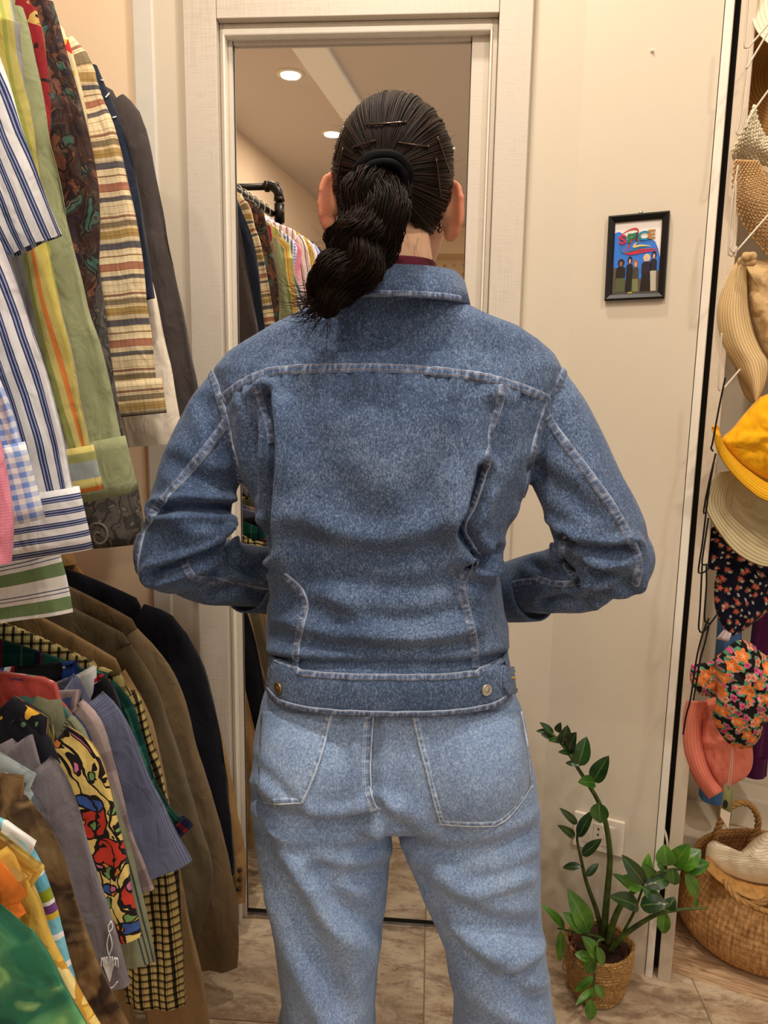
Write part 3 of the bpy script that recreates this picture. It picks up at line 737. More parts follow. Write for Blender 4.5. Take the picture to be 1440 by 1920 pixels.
# ---- body (one skin), mostly under the clothes
mb = MB()
HC = Vector(at(738, 300, 1.01)); HC.z = 1.566
def cap(a, b, ra, rb, n=6, sides=16):
    a, b = Vector(a), Vector(b); pts = [a.lerp(b, i / n) for i in range(n + 1)]
    d = (b - a).normalized()
    rr = [ra + (rb - ra) * i / n for i in range(n + 1)]
    pts = [a - d * ra * .7] + pts + [b + d * rb * .7]; rr = [ra * .6] + rr + [rb * .6]
    v_, f_, _ = tube(pts, rr, sides); mb.add(v_, f_)
def ell(c, ax, rot=None):
    v_, f_ = ellipsoid(c, ax, 24, rot); mb.add(v_, f_)
YW = R(-9)   # face turned a little to the picture's right
RZ = Matrix.Rotation(YW, 3, 'Z')
def hd(x, y, z): return HC + RZ @ Vector((x, y, z))
ell(HC, (.066, .087, .081), RZ)
ell(hd(0, .05, -.045), (.054, .05, .07), RZ); ell(hd(0, .06, -.095), (.036, .034, .03), RZ)
cap(hd(-.052, .02, -.045), hd(-.03, .065, -.098), .022, .018); cap(hd(.052, .02, -.045), hd(.03, .065, -.098), .022, .018)
ell(hd(0, .108, -.05), (.012, .016, .012), RZ); cap(hd(0, .098, -.012), hd(0, .108, -.048), .008, .011)
ell(hd(0, .098, -.078), (.022, .011, .008), RZ)
ell(hd(-.03, .082, -.018), (.014, .012, .010), RZ); ell(hd(.03, .082, -.018), (.014, .012, .010), RZ)
nk = at(742, 505, .995)
cap(hd(0, -.012, -.06), (nk.x, .99, 1.40), .047, .056)
for sgn, px, py, tilt in ((-1, 617, 383, 10), (1, 849, 396, 8)):      # ears
    e = at(px, py, 1.0)
    rot = Matrix.Rotation(R(sgn * -28), 3, 'Z') @ Matrix.Rotation(R(sgn * tilt), 3, 'Y')
    od = Vector((sgn * .80, -.52, 0)); zd = Vector((-sgn * .16, 0, .99)); nd_ = od.cross(zd)
    E_ = lambda o_, z_, n_=0.0: e + od * o_ + zd * z_ + nd_ * n_
    hx_ = [(-.020, .016), (-.012, .031), (.001, .036), (.012, .030), (.016, .016), (.0145, .000), (.010, -.014), (.004, -.025), (-.004, -.0335), (-.012, -.033), (-.016, -.025)]
    q_ = spline([tuple(E_(a_, b_)) for a_, b_ in hx_], 30); v_, f_, _ = tube(q_, [.0042] * 30, 10); mb.add(v_, f_)
    ell(E_(-.001, .004), (.0155, .0042, .031), Matrix((od, nd_, zd)).transposed()); ell(E_(-.006, -.024), (.010, .005, .0105), Matrix((od, nd_, zd)).transposed())
    ell(E_(-.010, .004), (.011, .008, .020), Matrix((od, nd_, zd)).transposed())
    cap(E_(-.012, .006), e + Vector((-sgn * .022, .012, .004)), .010, .014)
cap((nk.x, .995, 1.40), (.01, .99, 1.15), .075, .085); ell((.01, .995, 1.28), (.15, .085, .1)); ell((.01, 1.0, 1.05), (.12, .08, .16)); ell((.01, .985, .86), (.14, .09, .1))
for s_, sh, el, wr in ((-1, at(455, 730, 1.0), at(330, 1035, .965), at(525, 1098, 1.13)), (1, at(1005, 730, 1.0), at(1140, 1040, .965), at(940, 1106, 1.13))):
    cap((.01 + s_ * .1, .995, 1.34), sh, .05, .045); cap(sh, el, .034, .022); cap(el + Vector((0, .012, -.004)), wr, .021, .019)
    hx = -s_; palm = wr + Vector((hx * .055, .028, .012))
    cap(wr, palm, .024, .024); ell(palm, (.038, .016, .036), Matrix.Rotation(R(hx * 25), 3, 'Z'))
    for i, (ln, dz) in enumerate(((.062, .03), (.070, .011), (.066, -.009), (.052, -.027))):
        b0 = palm + Vector((hx * .03, .012, dz)); b1 = b0 + Vector((hx * ln * .52, .008, dz * .15)); b2 = b1 + Vector((hx * ln * .40, -.014, dz * .05)); b3 = b2 + Vector((hx * ln * .25, -.018, 0))
        cap(b0, b1, .0088, .0084, 3, 10); cap(b1, b2, .0084, .0078, 3, 10); cap(b2, b3, .0078, .007, 3, 10)
    t0 = palm + Vector((hx * -.012, .006, .028)); t1 = t0 + Vector((hx * .024, .012, .026)); t2 = t1 + Vector((hx * .022, -.002, .012))
    cap(t0, t1, .012, .010, 3, 10); cap(t1, t2, .010, .0085, 3, 10)
for s_, cx in ((-1, -.085), (1, .185)):
    cap((.01 + s_ * .07, 1.0, .78), (cx + s_ * .0, 1.0, .44), .062, .042); cap((cx + s_ * .0, 1.0, .44), (cx + s_ * .045, 1.01, .09), .04, .03)
    cap((cx + s_ * .045, .99, .045), (cx + s_ * .06, 1.16, .03), .036, .028)
V, N, Fc = remeshed(mb, .0038, 5)
t = NT('skin'); v = t.coord()
nz = t.noise(v, 26, 4); c = t.ramp(nz, [(.3, C(206, 158, 124)), (.6, C(226, 180, 146))])
xx = t.n('SeparateXYZ', {0: v}).node.outputs[0]; far = t.ramp(t.math('ABSOLUTE', t.math('SUBTRACT', xx, HC.x)), [(.066, (0, 0, 0, 1)), (.08, (.75,) * 3 + (1,)), (.11, (.75,) * 3 + (1,)), (.13, (0, 0, 0, 1))]); zz_ = t.math('GREATER_THAN', t.n('SeparateXYZ', {0: v}).node.outputs[2], 1.42)
c = t.mix(t.math('MULTIPLY', far, zz_), c, C(204, 118, 88))
t.set(t.b.inputs['Subsurface Weight'], .25); t.set(t.b.inputs['Subsurface Radius'], (.9, .3, .15)); t.set(t.b.inputs['Subsurface Scale'], .012)
M_SKIN = t.done(c, .5, t.bump(t.noise(v, 300, 2), .05, .001), 0, .35)
body = reparent(mesh('body', V, Fc, M_SKIN), PER)
M_SHOE = plain('white leather shoe', C(225, 222, 216), .5)
for s_, cx in ((-1, -.085), (1, .185)):
    mb = MB(); x = cx + s_ * .047
    ell((x, 1.0, .05), (.044, .06, .048)); ell((x + s_ * .012, 1.11, .038), (.047, .11, .036)); ell((x + s_ * .006, 1.06, .015), (.048, .14, .014))
    V3, N3, F3 = remeshed(mb, .005, 4); V3[:, 2] = np.maximum(V3[:, 2], .001)
    reparent(mesh('shoe', V3, F3, M_SHOE), PER)

# ---- hair: cap + combed strands to the tie + braid
t = NT('dark brown hair'); v = t.coord('UV'); rn_ = t.noise(t.map(v, (40, .4, 1)), 3, 3)
rid = t.n('NewGeometry').node.outputs['Random Per Island']
c = t.ramp(t.math('ADD', t.math('MULTIPLY', rid, .6), t.math('MULTIPLY', rn_, .4)), [(.2, C(11, 7, 5)), (.6, C(27, 16, 11)), (.92, C(56, 34, 22))])
M_HAIR = t.done(c, .5, None, 0, .14)
M_CAP = plain('dark hair base', C(24, 15, 11), .6)
HA = Vector((.0728, .094, .0885))
hcap = HC + Vector((0, 0, 0))
TIE = at(716, 326, .915)
def tn(p): d = p - hcap; return Vector((d.x / HA.x, d.y / HA.y, d.z / HA.z)).normalized()
nt = tn(TIE)
rnd = random.Random(11)
def hp(n, off): return hcap + Vector((n.x * (HA.x + off), n.y * (HA.y + off), n.z * (HA.z + off)))
vs, fs = ellipsoid(hcap, HA, 48)
keep = lambda p: (p.y < hcap.y + .035 + max(0, p.z - hcap.z) * 1.0) and (p.z > hcap.z - .095)
keepc = lambda p: keep(p) and (p.z > hcap.z - .062 - max(0, (hcap.y - p.y)) * .32)
fs = [f for f in fs if all(keepc(vs[i]) for i in f)]
hair = reparent(mesh('hair', vs, fs, M_CAP), PER); hair['label'] = 'dark brown hair combed back into a low braid'
mb = MB()
def strand(pts, r0, r1, sides=4):
    n = len(pts); v_, f_, u_ = tube(pts, [r0 + (r1 - r0) * i / (n - 1) for i in range(n)], sides, False)
    s = rnd.random() * 5; mb.add(v_, f_, [(a + s, b) for a, b in u_])
def comb(n0, r, off0, lift=0.0):
    ax = n0.cross(nt); ang = n0.angle(nt)
    if ax.length < 1e-4: return
    ax.normalize(); m = max(7, int(ang * 9)); side = ax; pts = []
    ph, am = rnd.uniform(0, 6.28), rnd.uniform(.0, .022)
    for i in range(m + 1):
        s = i / m
        q = Matrix.Rotation(ang * s * .985, 3, ax) @ n0
        q = (q + side * am * math.sin(ph + s * 7) * (1 - s)).normalized()
        off = off0 + .0035 * math.sin(math.pi * s) + .006 * s ** 6 + lift * math.sin(math.pi * s)
        pts.append(hp(q, off))
    strand(pts, r, r * .8)
# hairline all round, then fill-in so that the comb lines stay dense
cnt = 0
while cnt < 2300:
    z = rnd.uniform(-.72, 1); a = rnd.uniform(0, 2 * math.pi); n0 = Vector((math.cos(a) * math.sqrt(1 - z * z), math.sin(a) * math.sqrt(1 - z * z), z))
    p = hp(n0, 0)
    if not keepc(p): continue
    if rnd.random() > .25 + .75 * min(1, n0.angle(nt) / 1.6): continue
    lump = .0028 * mnoise.noise(Vector((math.atan2(n0.x, n0.z) * 5, 0, n0.y * 2)))
    comb(n0, rnd.uniform(.0007, .0016), rnd.uniform(-.0006, .0022) + lump); cnt += 1
mb.build('combed_strands', M_HAIR, rep=hair)['kind'] = 'stuff'
# fly-away hairs
mb = MB()
for i in range(70):
    a = rnd.uniform(.15, math.pi - .15); n0 = Vector((math.cos(a), rnd.uniform(-.5, .3), math.sin(a))).normalized()
    p = hp(n0, .001); d = (n0 * .5 + Vector((rnd.uniform(-1, 1), rnd.uniform(-1, .3), rnd.uniform(-.5, .6)))).normalized(); L = rnd.uniform(.005, .016)
    k = Vector((rnd.uniform(-1, 1), rnd.uniform(-1, 1), rnd.uniform(-1, 1))) * L * .4
    strand([p, p + d * L * .5 + k * .4, p + d * L + k], .00016, .00008, 3)
for i in range(14):
    q = at(rnd.uniform(742, 805), rnd.uniform(425, 455), .945); L = rnd.uniform(.008, .022)
    strand([q + Vector((0, .012, .004)), q + Vector((rnd.uniform(-.004, .004), .004, -L * .5)), q + Vector((rnd.uniform(-.008, .008), .002, -L))], .00018, .00008, 3)
mb.build('flyaway_hair', M_HAIR, rep=hair)['kind'] = 'stuff'
# braid
bp = spline([(716, 332, .895, 40), (710, 368, .878, 51), (700, 410, .868, 52), (684, 452, .864, 51), (660, 492, .862, 49), (634, 526, .866, 44), (610, 556, .872, 33), (592, 580, .880, 18)], 60)
mb = MB()
cen = [at(a, b, Y) for a, b, Y, r in bp]; wid = [r * PXM for a, b, Y, r in bp]
def braidpt(s, lobe, u, v):
    i = min(int(s * 59), 58); f = s * 59 - i; c = cen[i].lerp(cen[i + 1], f); w = wid[i] + (wid[i + 1] - wid[i]) * f
    t = (cen[min(i + 2, 59)] - cen[max(i - 1, 0)]).normalized(); nb = Vector((0, -1, 0)); nb = (nb - t * nb.dot(t)).normalized(); na = t.cross(nb)
    ph = s * 2 * math.pi * 1.0 + .4 + lobe * 2 * math.pi / 3
    g = min(1, s * 5)
    c = c + na * (w * (.44 + .1 * math.sin(7 * s + lobe)) * math.sin(ph) * g) + nb * (w * .28 * math.sin(2 * ph) * g) + na * (w * .10 * math.sin(19 * s + lobe * 2))
    rr = w * (.60 if g < 1 else .60) * (1.0 + .35 * (1 - g))
    return c + na * (rr * u) + nb * (rr * .85 * v)
for lobe in range(3):
    core = [braidpt(s, lobe, 0, 0) for s in np.linspace(0, .97, 40)]
    rad = [wid[min(int(s * 59), 59)] * .44 for s in np.linspace(0, .97, 40)]
    v_, f_, u_ = tube(core, rad, 14); mb.add(v_, f_, u_)
    for k in range(640):
        a = rnd.uniform(0, 2 * math.pi); rr = rnd.uniform(.74, 1.14); tw = rnd.uniform(-1.2, 1.2); wv = rnd.uniform(.03, .16); ph = rnd.uniform(0, 6.28)
        s0 = rnd.uniform(0, .35) if rnd.random() < .5 else 0; s1 = rnd.uniform(.85, 1.0)
        pts = []
        for s in np.linspace(s0, s1, 26):
            aa = a + tw * s; q = rr + wv * math.sin(ph + s * 40)
            pts.append(braidpt(s, lobe, q * math.cos(aa), q * math.sin(aa)))
        strand(pts, rnd.uniform(.0005, .0010), .0004)
# loose tuft at the end
for k in range(150):
    b = cen[54] + Vector((rnd.gauss(0, .009), rnd.gauss(0, .006), rnd.gauss(0, .009)))
    L = rnd.uniform(.02, .05); d = Vector((rnd.uniform(-1.0, -.1), rnd.uniform(-.2, .35), rnd.uniform(-1.0, .1))).normalized(); k2 = Vector((rnd.uniform(-.2, .1), rnd.uniform(-.1, .1), rnd.uniform(.0, .8))) * L
    strand([b, b + d * L * .4, b + d * L * .8 + k2 * .3, b + d * L + k2 * .7], .0006, .0001)
mb.build('braid', M_HAIR, rep=hair)['kind'] = 'stuff'
mb = MB()
for i in range(90):
    s = rnd.uniform(.25, 1); i0 = int(s * 59); p = cen[i0] + Vector((rnd.choice((-1, -1, 1)) * wid[i0] * rnd.uniform(.5, .9), rnd.uniform(-.015, .01), rnd.uniform(-.01, .02)))
    L = rnd.uniform(.012, .032); d = Vector((rnd.uniform(-1, .2), rnd.uniform(-.4, .4), rnd.uniform(-.4, 1))).normalized(); k = Vector((rnd.uniform(-1, 1), 0, rnd.uniform(-1, 1))) * L * .6
    strand([p, p + d * L * .4, p + d * L * .8 + k * .5, p + d * L * .9 + k], .00015, .00008, 3)
mb.build('flyaway_hair', M_HAIR, rep=hair)['kind'] = 'stuff'
# scrunchie
M_SCR = plain('black satin', C(5, 4, 5), .75, spec=.08, bump=.6, scale=60)
mb = MB(); pts = []; rad = []
tc = at(717, 338, .893); ax1 = Vector((1, 0, .06)).normalized(); ax2 = Vector((0, -.35, 1)).normalized()
for i in range(96):
    a = 2 * math.pi * i / 96; w = 1 + .06 * math.sin(a * 3 + 1) + .03 * math.sin(a * 7)
    pts.append(tc + ax1 * (.0275 * math.cos(a)) + ax2 * (.0215 * math.sin(a)) + Vector((0, .0008 * math.sin(a * 4) - .012, 0))); rad.append(.0074 * w)
mb.tube(pts, rad, 14, False, True); o = mb.build('scrunchie', M_SCR, rep=PER); o['label'] = 'black satin scrunchie'
mb = MB(); pts = [p + (p - tc).normalized() * -.004 + Vector((0, -.0095, -.006)) for p in pts]; mb.tube(pts, [r_ * .7 for r_ in rad], 12, False, True); mb.build('scrunchie_fold', M_SCR, rep=o)
# hair pins
M_PIN = plain('dark bronze pin', C(84, 68, 58), .25, .9)
vs, fs = ellipsoid(hcap, HA + Vector((.0092,) * 3), 48); bvh_h = bvh_of(np.array([tuple(v) for v in vs]), fs)
for a, b in (((685, 234), (760, 229)), ((660, 277), (702, 264)), ((745, 267), (803, 275)), ((645, 237), (627, 298)), ((643, 276), (632, 342)), ((820, 256), (842, 322)), ((818, 297), (826, 368))):
    pts = []
    for s in np.linspace(0, 1, 9):
        p, nn = hit(bvh_h, a[0] + (b[0] - a[0]) * s, a[1] + (b[1] - a[1]) * s)
        if p is not None:
            pts.append(p)
    if len(pts) > 2:
        mb = MB(); mb.tube(pts, [.0011] * len(pts), 6); v_, f_ = ellipsoid(pts[-1], (.0016,) * 3, 10); mb.add(v_, f_); o = mb.build('hair_pin', M_PIN, rep=PER)
M_GOLD = plain('dark metal stud', C(120, 96, 84), .25, 1.0)
for px, py in ((826, 424), (824, 433)):
    p = at(px, py, .975); v_, f_ = ellipsoid(p, (.003,) * 3, 12); reparent(mesh('earring', v_, f_, M_GOLD), PER)
# ================================================================== CLOTHES RACK
import re
RAILX = lambda Y: -.68 + (Y - .58) * -.05
ZU, ZL = 1.96, 1.0
Ymap = lambda Y: .66 + (Y - .63) * .815
rack = thing('clothes_rack', (RAILX(.31), .31, 0), 'black iron pipe clothes rack with two rails on the left', 'clothes rack')
def pipe(name, pts, r=.0135, rep=rack): return MB().tube(pts, r, 16).build(name, M_IRON, rep=rep)
def elbow(c, d1, d2, name='elbow'):
    c = Vector(c); mb = MB(); d1, d2 = Vector(d1).normalized(), Vector(d2).normalized()
    pts = [c + d1 * .055, c + d1 * .03, c + d1 * .012 + d2 * .012, c + d2 * .03, c + d2 * .055]
    mb.tube(spline([tuple(p) for p in pts], 14), .018, 16); mb.tube([c + d1 * .042, c + d1 * .056], .021, 16); mb.tube([c + d2 * .042, c + d2 * .056], .021, 16)
    mb.build(name, M_IRON, rep=rack)
xp = RAILX(.31) + .03
pipe('post', [(xp, .31, .0), (xp, .31, 2.04)]); pipe('cross_pipe', [(xp, .31, 2.06), (-1.345, .31, 2.06)]); elbow((xp, .31, 2.06), (-1, 0, 0), (0, 0, -1))
MB().tube([(xp, .31, 0), (xp, .31, .012)], .045, 20).build('foot_flange', M_IRON, rep=rack)
for z in (ZU, ZL):
    pipe('rail', [(RAILX(.31), .31, z), (RAILX(1.62), 1.62, z)]); MB().tube([(xp, .31, z - .035), (xp, .31, z + .035)], .02, 16).build('tee', M_IRON, rep=rack)
    MB().tube([(RAILX(1.62), 1.62, z), (RAILX(1.635), 1.64, z)], .04, 20).build('wall_flange', M_IRON, rep=rack)
M_WOOD = NT('hanger wood'); v = M_WOOD.coord(); g = M_WOOD.noise(M_WOOD.map(v, (12, 60, 60)), 3, 4, .6)
M_WOOD = M_WOOD.done(M_WOOD.ramp(g, [(.3, C(150, 100, 58)), (.6, C(196, 146, 92))]), .4)
def hanger(x, Y, z, w, desc, drop=.085):
    th = thing('clothes_hanger', (x, Y, z), 'wooden hanger with steel hook holding the ' + desc, 'hanger', 'wooden clothes hangers')
    mb = MB(); hook = [(x + .02 * math.cos(a), Y, z - .003 + .0215 * math.sin(a)) for a in np.linspace(R(-20), R(200), 12)][::-1]
    hook += [(x + .0185, Y, z - .018), (x + .004, Y, z - .034), (x, Y, z - .075)]
    mb.tube([(a, c, b) for a, b, c in spline([(p[0], p[2], p[1]) for p in hook], 26)], .0022, 8); mb.build('hook', M_STEEL, rep=th)
    mb = MB(); pts = spline([(x - w, z - .075 - drop, Y), (x - w * .5, z - .112, Y), (x, z - .088, Y), (x + w * .5, z - .112, Y), (x + w, z - .075 - drop, Y)], 25)
    mb.tube([(a, c, b) for a, b, c in pts], [(.009 - .003 * abs(i - 12) / 12, .0034) for i in range(25)], 10, True, False, (0, 1, 0)); mb.build('bar', M_WOOD, rep=th)
    return th
GR = random.Random(21)
def garment(name, Y, upper, edge, mat, desc, cat='shirt', hw=(.062, .045), bodyw=None, hem=None, collar_mat=None, cuff=None, thick=.03, cuff_mat=None, group=None, open_end=True, lean=.0, hang=True, dz=0.0, sleeve_y=-.014, yaw=0.0, neck=.055):
    """one garment on the rail at depth Y. edge = right-hand outline of shoulder and sleeve as seen, (px, py) pairs"""
    if upper: hw = tuple(h_ * Ymap(Y) / Y for h_ in hw); Y = Ymap(Y)
    gaps = [abs(Y - o) for o in (YU if upper else YL) if abs(Y - o) > 1e-6]; gap = min(gaps); thick = min(thick, gap * .27); sleeve_y = -min(.014, gap * .2)
    zr = (ZU if upper else ZL) + dz; xc = RAILX(Y)
    E = [at(a, b, Y + sleeve_y) for a, b in edge]
    th = thing(name, (xc, Y, zr - .1), desc, cat, group)
    shx = min(max(E[0].x, xc + .14), xc + .25) if bodyw is None else xc + bodyw
    zn = zr - .075; zs = min(zr - .12, max(E[0].z, zr - .19))
    hem = hem if hem is not None else ((1.24 if upper else .3))
    ph = GR.uniform(0, 6.28); kf = GR.uniform(38, 60)
    # body
    nz_, m = 30, 44; vs, fs, uv = [], [], []
    for i in range(nz_ + 1):
        s = i / nz_
        if s < .18: q = s / .18; z = zn + (zs - zn) * q; w = neck + (shx - xc - neck) * (q ** .85)
        else: q = (s - .18) / .82; z = zs + (hem - zs) * q; w = (shx - xc) * (1 - .06 * min(1, q * 6) + .02 * q)
        tk = thick * (.35 + .65 * min(1, s * 3)); am = min(.006, gap * .09) * min(1, max(0, s - .12) * 2.2)
        for k in range(m):
            a = 2 * math.pi * k / m; ca, sa = math.cos(a), math.sin(a)
            x = xc + w * math.copysign(abs(ca) ** .8, ca)
            y = Y + tk * math.copysign(abs(sa) ** .6, sa) + am * (math.sin(kf * x + ph + 2 * z) * .7 + .5 * math.sin(kf * 1.9 * x + ph * 2 - 3 * z))
            vs.append((x, y, z - .012 * (1 - abs(ca)) * 0)); uv.append((x, z) if sa < 0 else (x + .3, z))
    for i in range(nz_):
        for k in range(m): q = (k + 1) % m; fs.append((i * m + k, (i + 1) * m + k, (i + 1) * m + q, i * m + q))
    b = reparent(mesh('body', vs, fs, mat, None, True, uv), th)
    # sleeves: right one along the outline, left one mirrored behind the rail
    n = 34; q = spline([(p.x, p.z, p.y) for p in E], n)
    if E[0].x > shx + .02 or abs(E[0].z - zs) > .03:
        q = spline([(shx - .02, zs, Y)] + [(p.x, p.z, p.y) for p in E], n)
    def sleeve(q, sgn):
        pts, rad = [], []
        for i, (x, z, y) in enumerate(q):
            s = i / (n - 1); j0, j1 = max(i - 1, 0), min(i + 1, n - 1)
            tx_, tz_ = q[j1][0] - q[j0][0], q[j1][1] - q[j0][1]; L = math.hypot(tx_, tz_) or 1
            h = hw[0] + (hw[1] - hw[0]) * s; h *= (.8 + .2 * min(1, s * 6))
            nx, nz2 = tz_ / L, -tx_ / L          # normal pointing left of the outline
            pts.append((x + nx * h, y + .002 * math.sin(7 * s + ph), z + nz2 * h)); rad.append((h, max(.006, min(h * .36, gap * .24) * (1 + .2 * math.sin(11 * s + ph)))))
        if sgn < 0: pts = [(2 * xc - p[0], p[1] + .01, p[2]) for p in pts]
        vs, fs, uv = tube(pts, rad, 24, False, False, (0, 1, 0)); V = []
        for i, v in enumerate(vs):
            s = (i // 24) / (n - 1)
            kq = min(1, gap / .07); d = .0035 * kq * math.sin((i % 24) * 1.57 + ph + 6 * s) * min(1, 3 * s) + .004 * kq * mnoise.noise(Vector((v[0] * 22, v[1] * 30 + Y * 9, v[2] * 16)))
            V.append((v[0] + d * .5, v[1] + d, v[2]))
        reparent(mesh('sleeve', V, fs, mat, None, True, uv), th)
        if cuff:
            d = (Vector(pts[-1]) - Vector(pts[-4])).normalized(); p0 = Vector(pts[-1]) - d * .008; L = cuff
            cp = [p0 + d * (L * t_) for t_ in np.linspace(0, 1, 6)]; a, b_ = rad[-1]
            v2, f2, u2 = tube(cp, [(a * 1.04 + .003, b_ * 1.08 + .001)] * 6, 24, False, False, (0, 1, 0))
            o = reparent(mesh('cuff', v2, f2, cuff_mat or mat, None, True, u2), th); mm = o.modifiers.new('thick', 'SOLIDIFY'); mm.thickness = .0022
    sleeve(q, 1); sleeve(q, -1)
    # collar
    vs, fs, uv = [], [], []
    for i in range(25):
        a = 2 * math.pi * i / 25
        for j, (g, dzz) in enumerate(((1.0, -.012), (.86, .022), (1.0, .024), (1.25, -.012))):
            x, y, z = xc + neck * g * math.cos(a), Y + (min(.026, gap * .33) * g) * math.sin(a), zn + dzz; vs.append((x, y, z)); uv.append((a * neck, dzz + .5))
    for i in range(25):
        for j in range(3): fs.append((i * 4 + j, i * 4 + j + 1, ((i + 1) % 25) * 4 + j + 1, ((i + 1) % 25) * 4 + j))
    reparent(mesh('collar', vs, fs, collar_mat or mat, None, True, uv), th)
    short = ' '.join(re.split(r' on the | hanging| squeezed| showing| at the| seen| in the| reaching| next to| beside| peeking| near the| last |, ', desc)[0].split()[:7]) + (' by rail end' if 'rail end' in desc else ' in mirror' if 'mirror' in desc else '')
    if hang: hanger(xc, Y, zr, min(.15, shx - xc - .05), short)
    return th
WH = C(238, 236, 232)
m_pink = cloth('pink cotton', C(230, 140, 160)); 
m_ging = striped('blue gingham', 0, .010, [(0, C(120, 150, 214)), (.5, WH)], cross=(1, .010, [(0, C(120, 150, 214)), (.5, WH)], 'MIX'))
WH2 = C(226, 224, 224)
ST = [(0, WH2), (.40, C(52, 58, 92)), (.50, C(150, 158, 196)), (.58, C(44, 50, 82)), (.70, C(150, 158, 196)), (.78, C(52, 58, 92)), (.86, WH2)]
m_bst = striped('navy white stripe', 0, .0135, ST); m_bstc = striped('navy white stripe across', 1, .0135, ST); m_bstd = striped('navy white stripe bias', 0, .0150, ST, slant=.0)
m_gst = striped('green white navy stripe', 1, .036, [(0, WH), (.16, C(70, 80, 120)), (.19, WH), (.27, C(80, 88, 130)), (.30, WH), (.42, C(116, 142, 98)), (.80, WH)])
m_madr = striped('yellow green grey stripe', 0, .052, [(0, C(196, 178, 92)), (.14, C(150, 152, 70)), (.24, C(176, 164, 92)), (.36, C(142, 140, 140)), (.5, C(158, 156, 150)), (.60, C(146, 150, 84)), (.74, C(206, 190, 118)), (.84, C(222, 132, 66)), (.93, C(206, 188, 110))])
m_madrc = striped('orange yellow grey stripe across', 1, .07, [(0, C(150, 148, 90)), (.15, C(150, 156, 154)), (.45, C(206, 190, 116)), (.6, C(222, 128, 62)), (.85, C(204, 186, 110))])
m_sage = cloth('sage green cotton', C(148, 152, 114))
m_red = printed('red black kimono print', C(140, 30, 36), [(C(190, 152, 84), .5, .30), (C(36, 26, 24), 1.6, .22)], 16, .5)
m_silk = printed('dark brown teal silk print', C(66, 44, 38), [(C(122, 76, 56), .6, .42), (C(66, 104, 92), .8, .30), (C(46, 36, 46), 1.2, .30), (C(160, 112, 76), 1.6, .18)], 17, 1.4, C(48, 32, 30), 1.3, .45, True)
m_thin = printed('cream red yellow print', C(226, 204, 160), [(C(200, 46, 46), .8, .28), (C(214, 176, 80), 1.1, .22), (C(90, 60, 50), 1.7, .15)], 16, .5, None, 2.2)
m_pais = printed('grey paisley', C(104, 98, 92), [(C(78, 74, 74), .9, .36), (C(134, 124, 112), 1.5, .24)], 20, .9, C(70, 64, 62), 3.3)
ETH = [(0, C(232, 212, 172)), (.10, C(150, 108, 88)), (.13, C(232, 212, 172)), (.17, C(136, 120, 92)), (.24, C(228, 206, 160)), (.28, C(176, 146, 90)), (.38, C(214, 196, 160)), (.44, C(96, 92, 96)), (.52, C(230, 210, 170)), (.60, C(160, 130, 96)), (.62, C(232, 212, 172)), (.70, C(172, 116, 92)), (.80, C(226, 204, 164)), (.86, C(110, 104, 100)), (.92, C(232, 212, 172))]
m_eth = striped('beige woven ethnic stripe', 1, .115, ETH, cross=(0, .007, [(0, (1, 1, 1, 1)), (.72, (.90, .86, .82, 1))], 'MULTIPLY'), cross2=(1, .0105, [(0, (1, 1, 1, 1)), (.45, (.70, .62, .56, 1)), (.58, (1, 1, 1, 1)), (.78, (.86, .80, .72, 1)), (.86, (1, 1, 1, 1))], 'MULTIPLY'))
m_navy = cloth('dark navy denim', C(36, 42, 58)); m_white = cloth('sheer white cotton', C(232, 220, 202)); m_char = cloth('charcoal brown denim', C(72, 64, 62))
m_brst = striped('white brown stripe', 0, .022, [(0, WH), (.45, C(150, 110, 96)), (.65, WH), (.75, C(170, 130, 116)), (.85, WH)])
m_lav = cloth('lavender cotton', C(158, 160, 200)); m_must = cloth('mustard cotton', C(190, 150, 48)); m_blk = printed('black white print', C(24, 22, 24), [(WH, 1.5, .16)], 18, .5, None, 5.0); m_cream = cloth('cream yellow linen', C(222, 204, 150))
G1 = 'shirts on the upper rail'
YU = [Ymap(y_) for y_ in (1.54, 1.46, 1.40, 1.32, 1.26, 1.215, 1.17, 1.10, 1.03, .94, .88, .83, .78, .70, .63, .56, .50, .43, .36, .29)]
YL = [1.57, 1.50, 1.42, 1.33, 1.25, 1.17, 1.10, 1.05, .99, .945, .91, .87, .83, .79, .755, .72, .69, .65, .61, .575, .545]
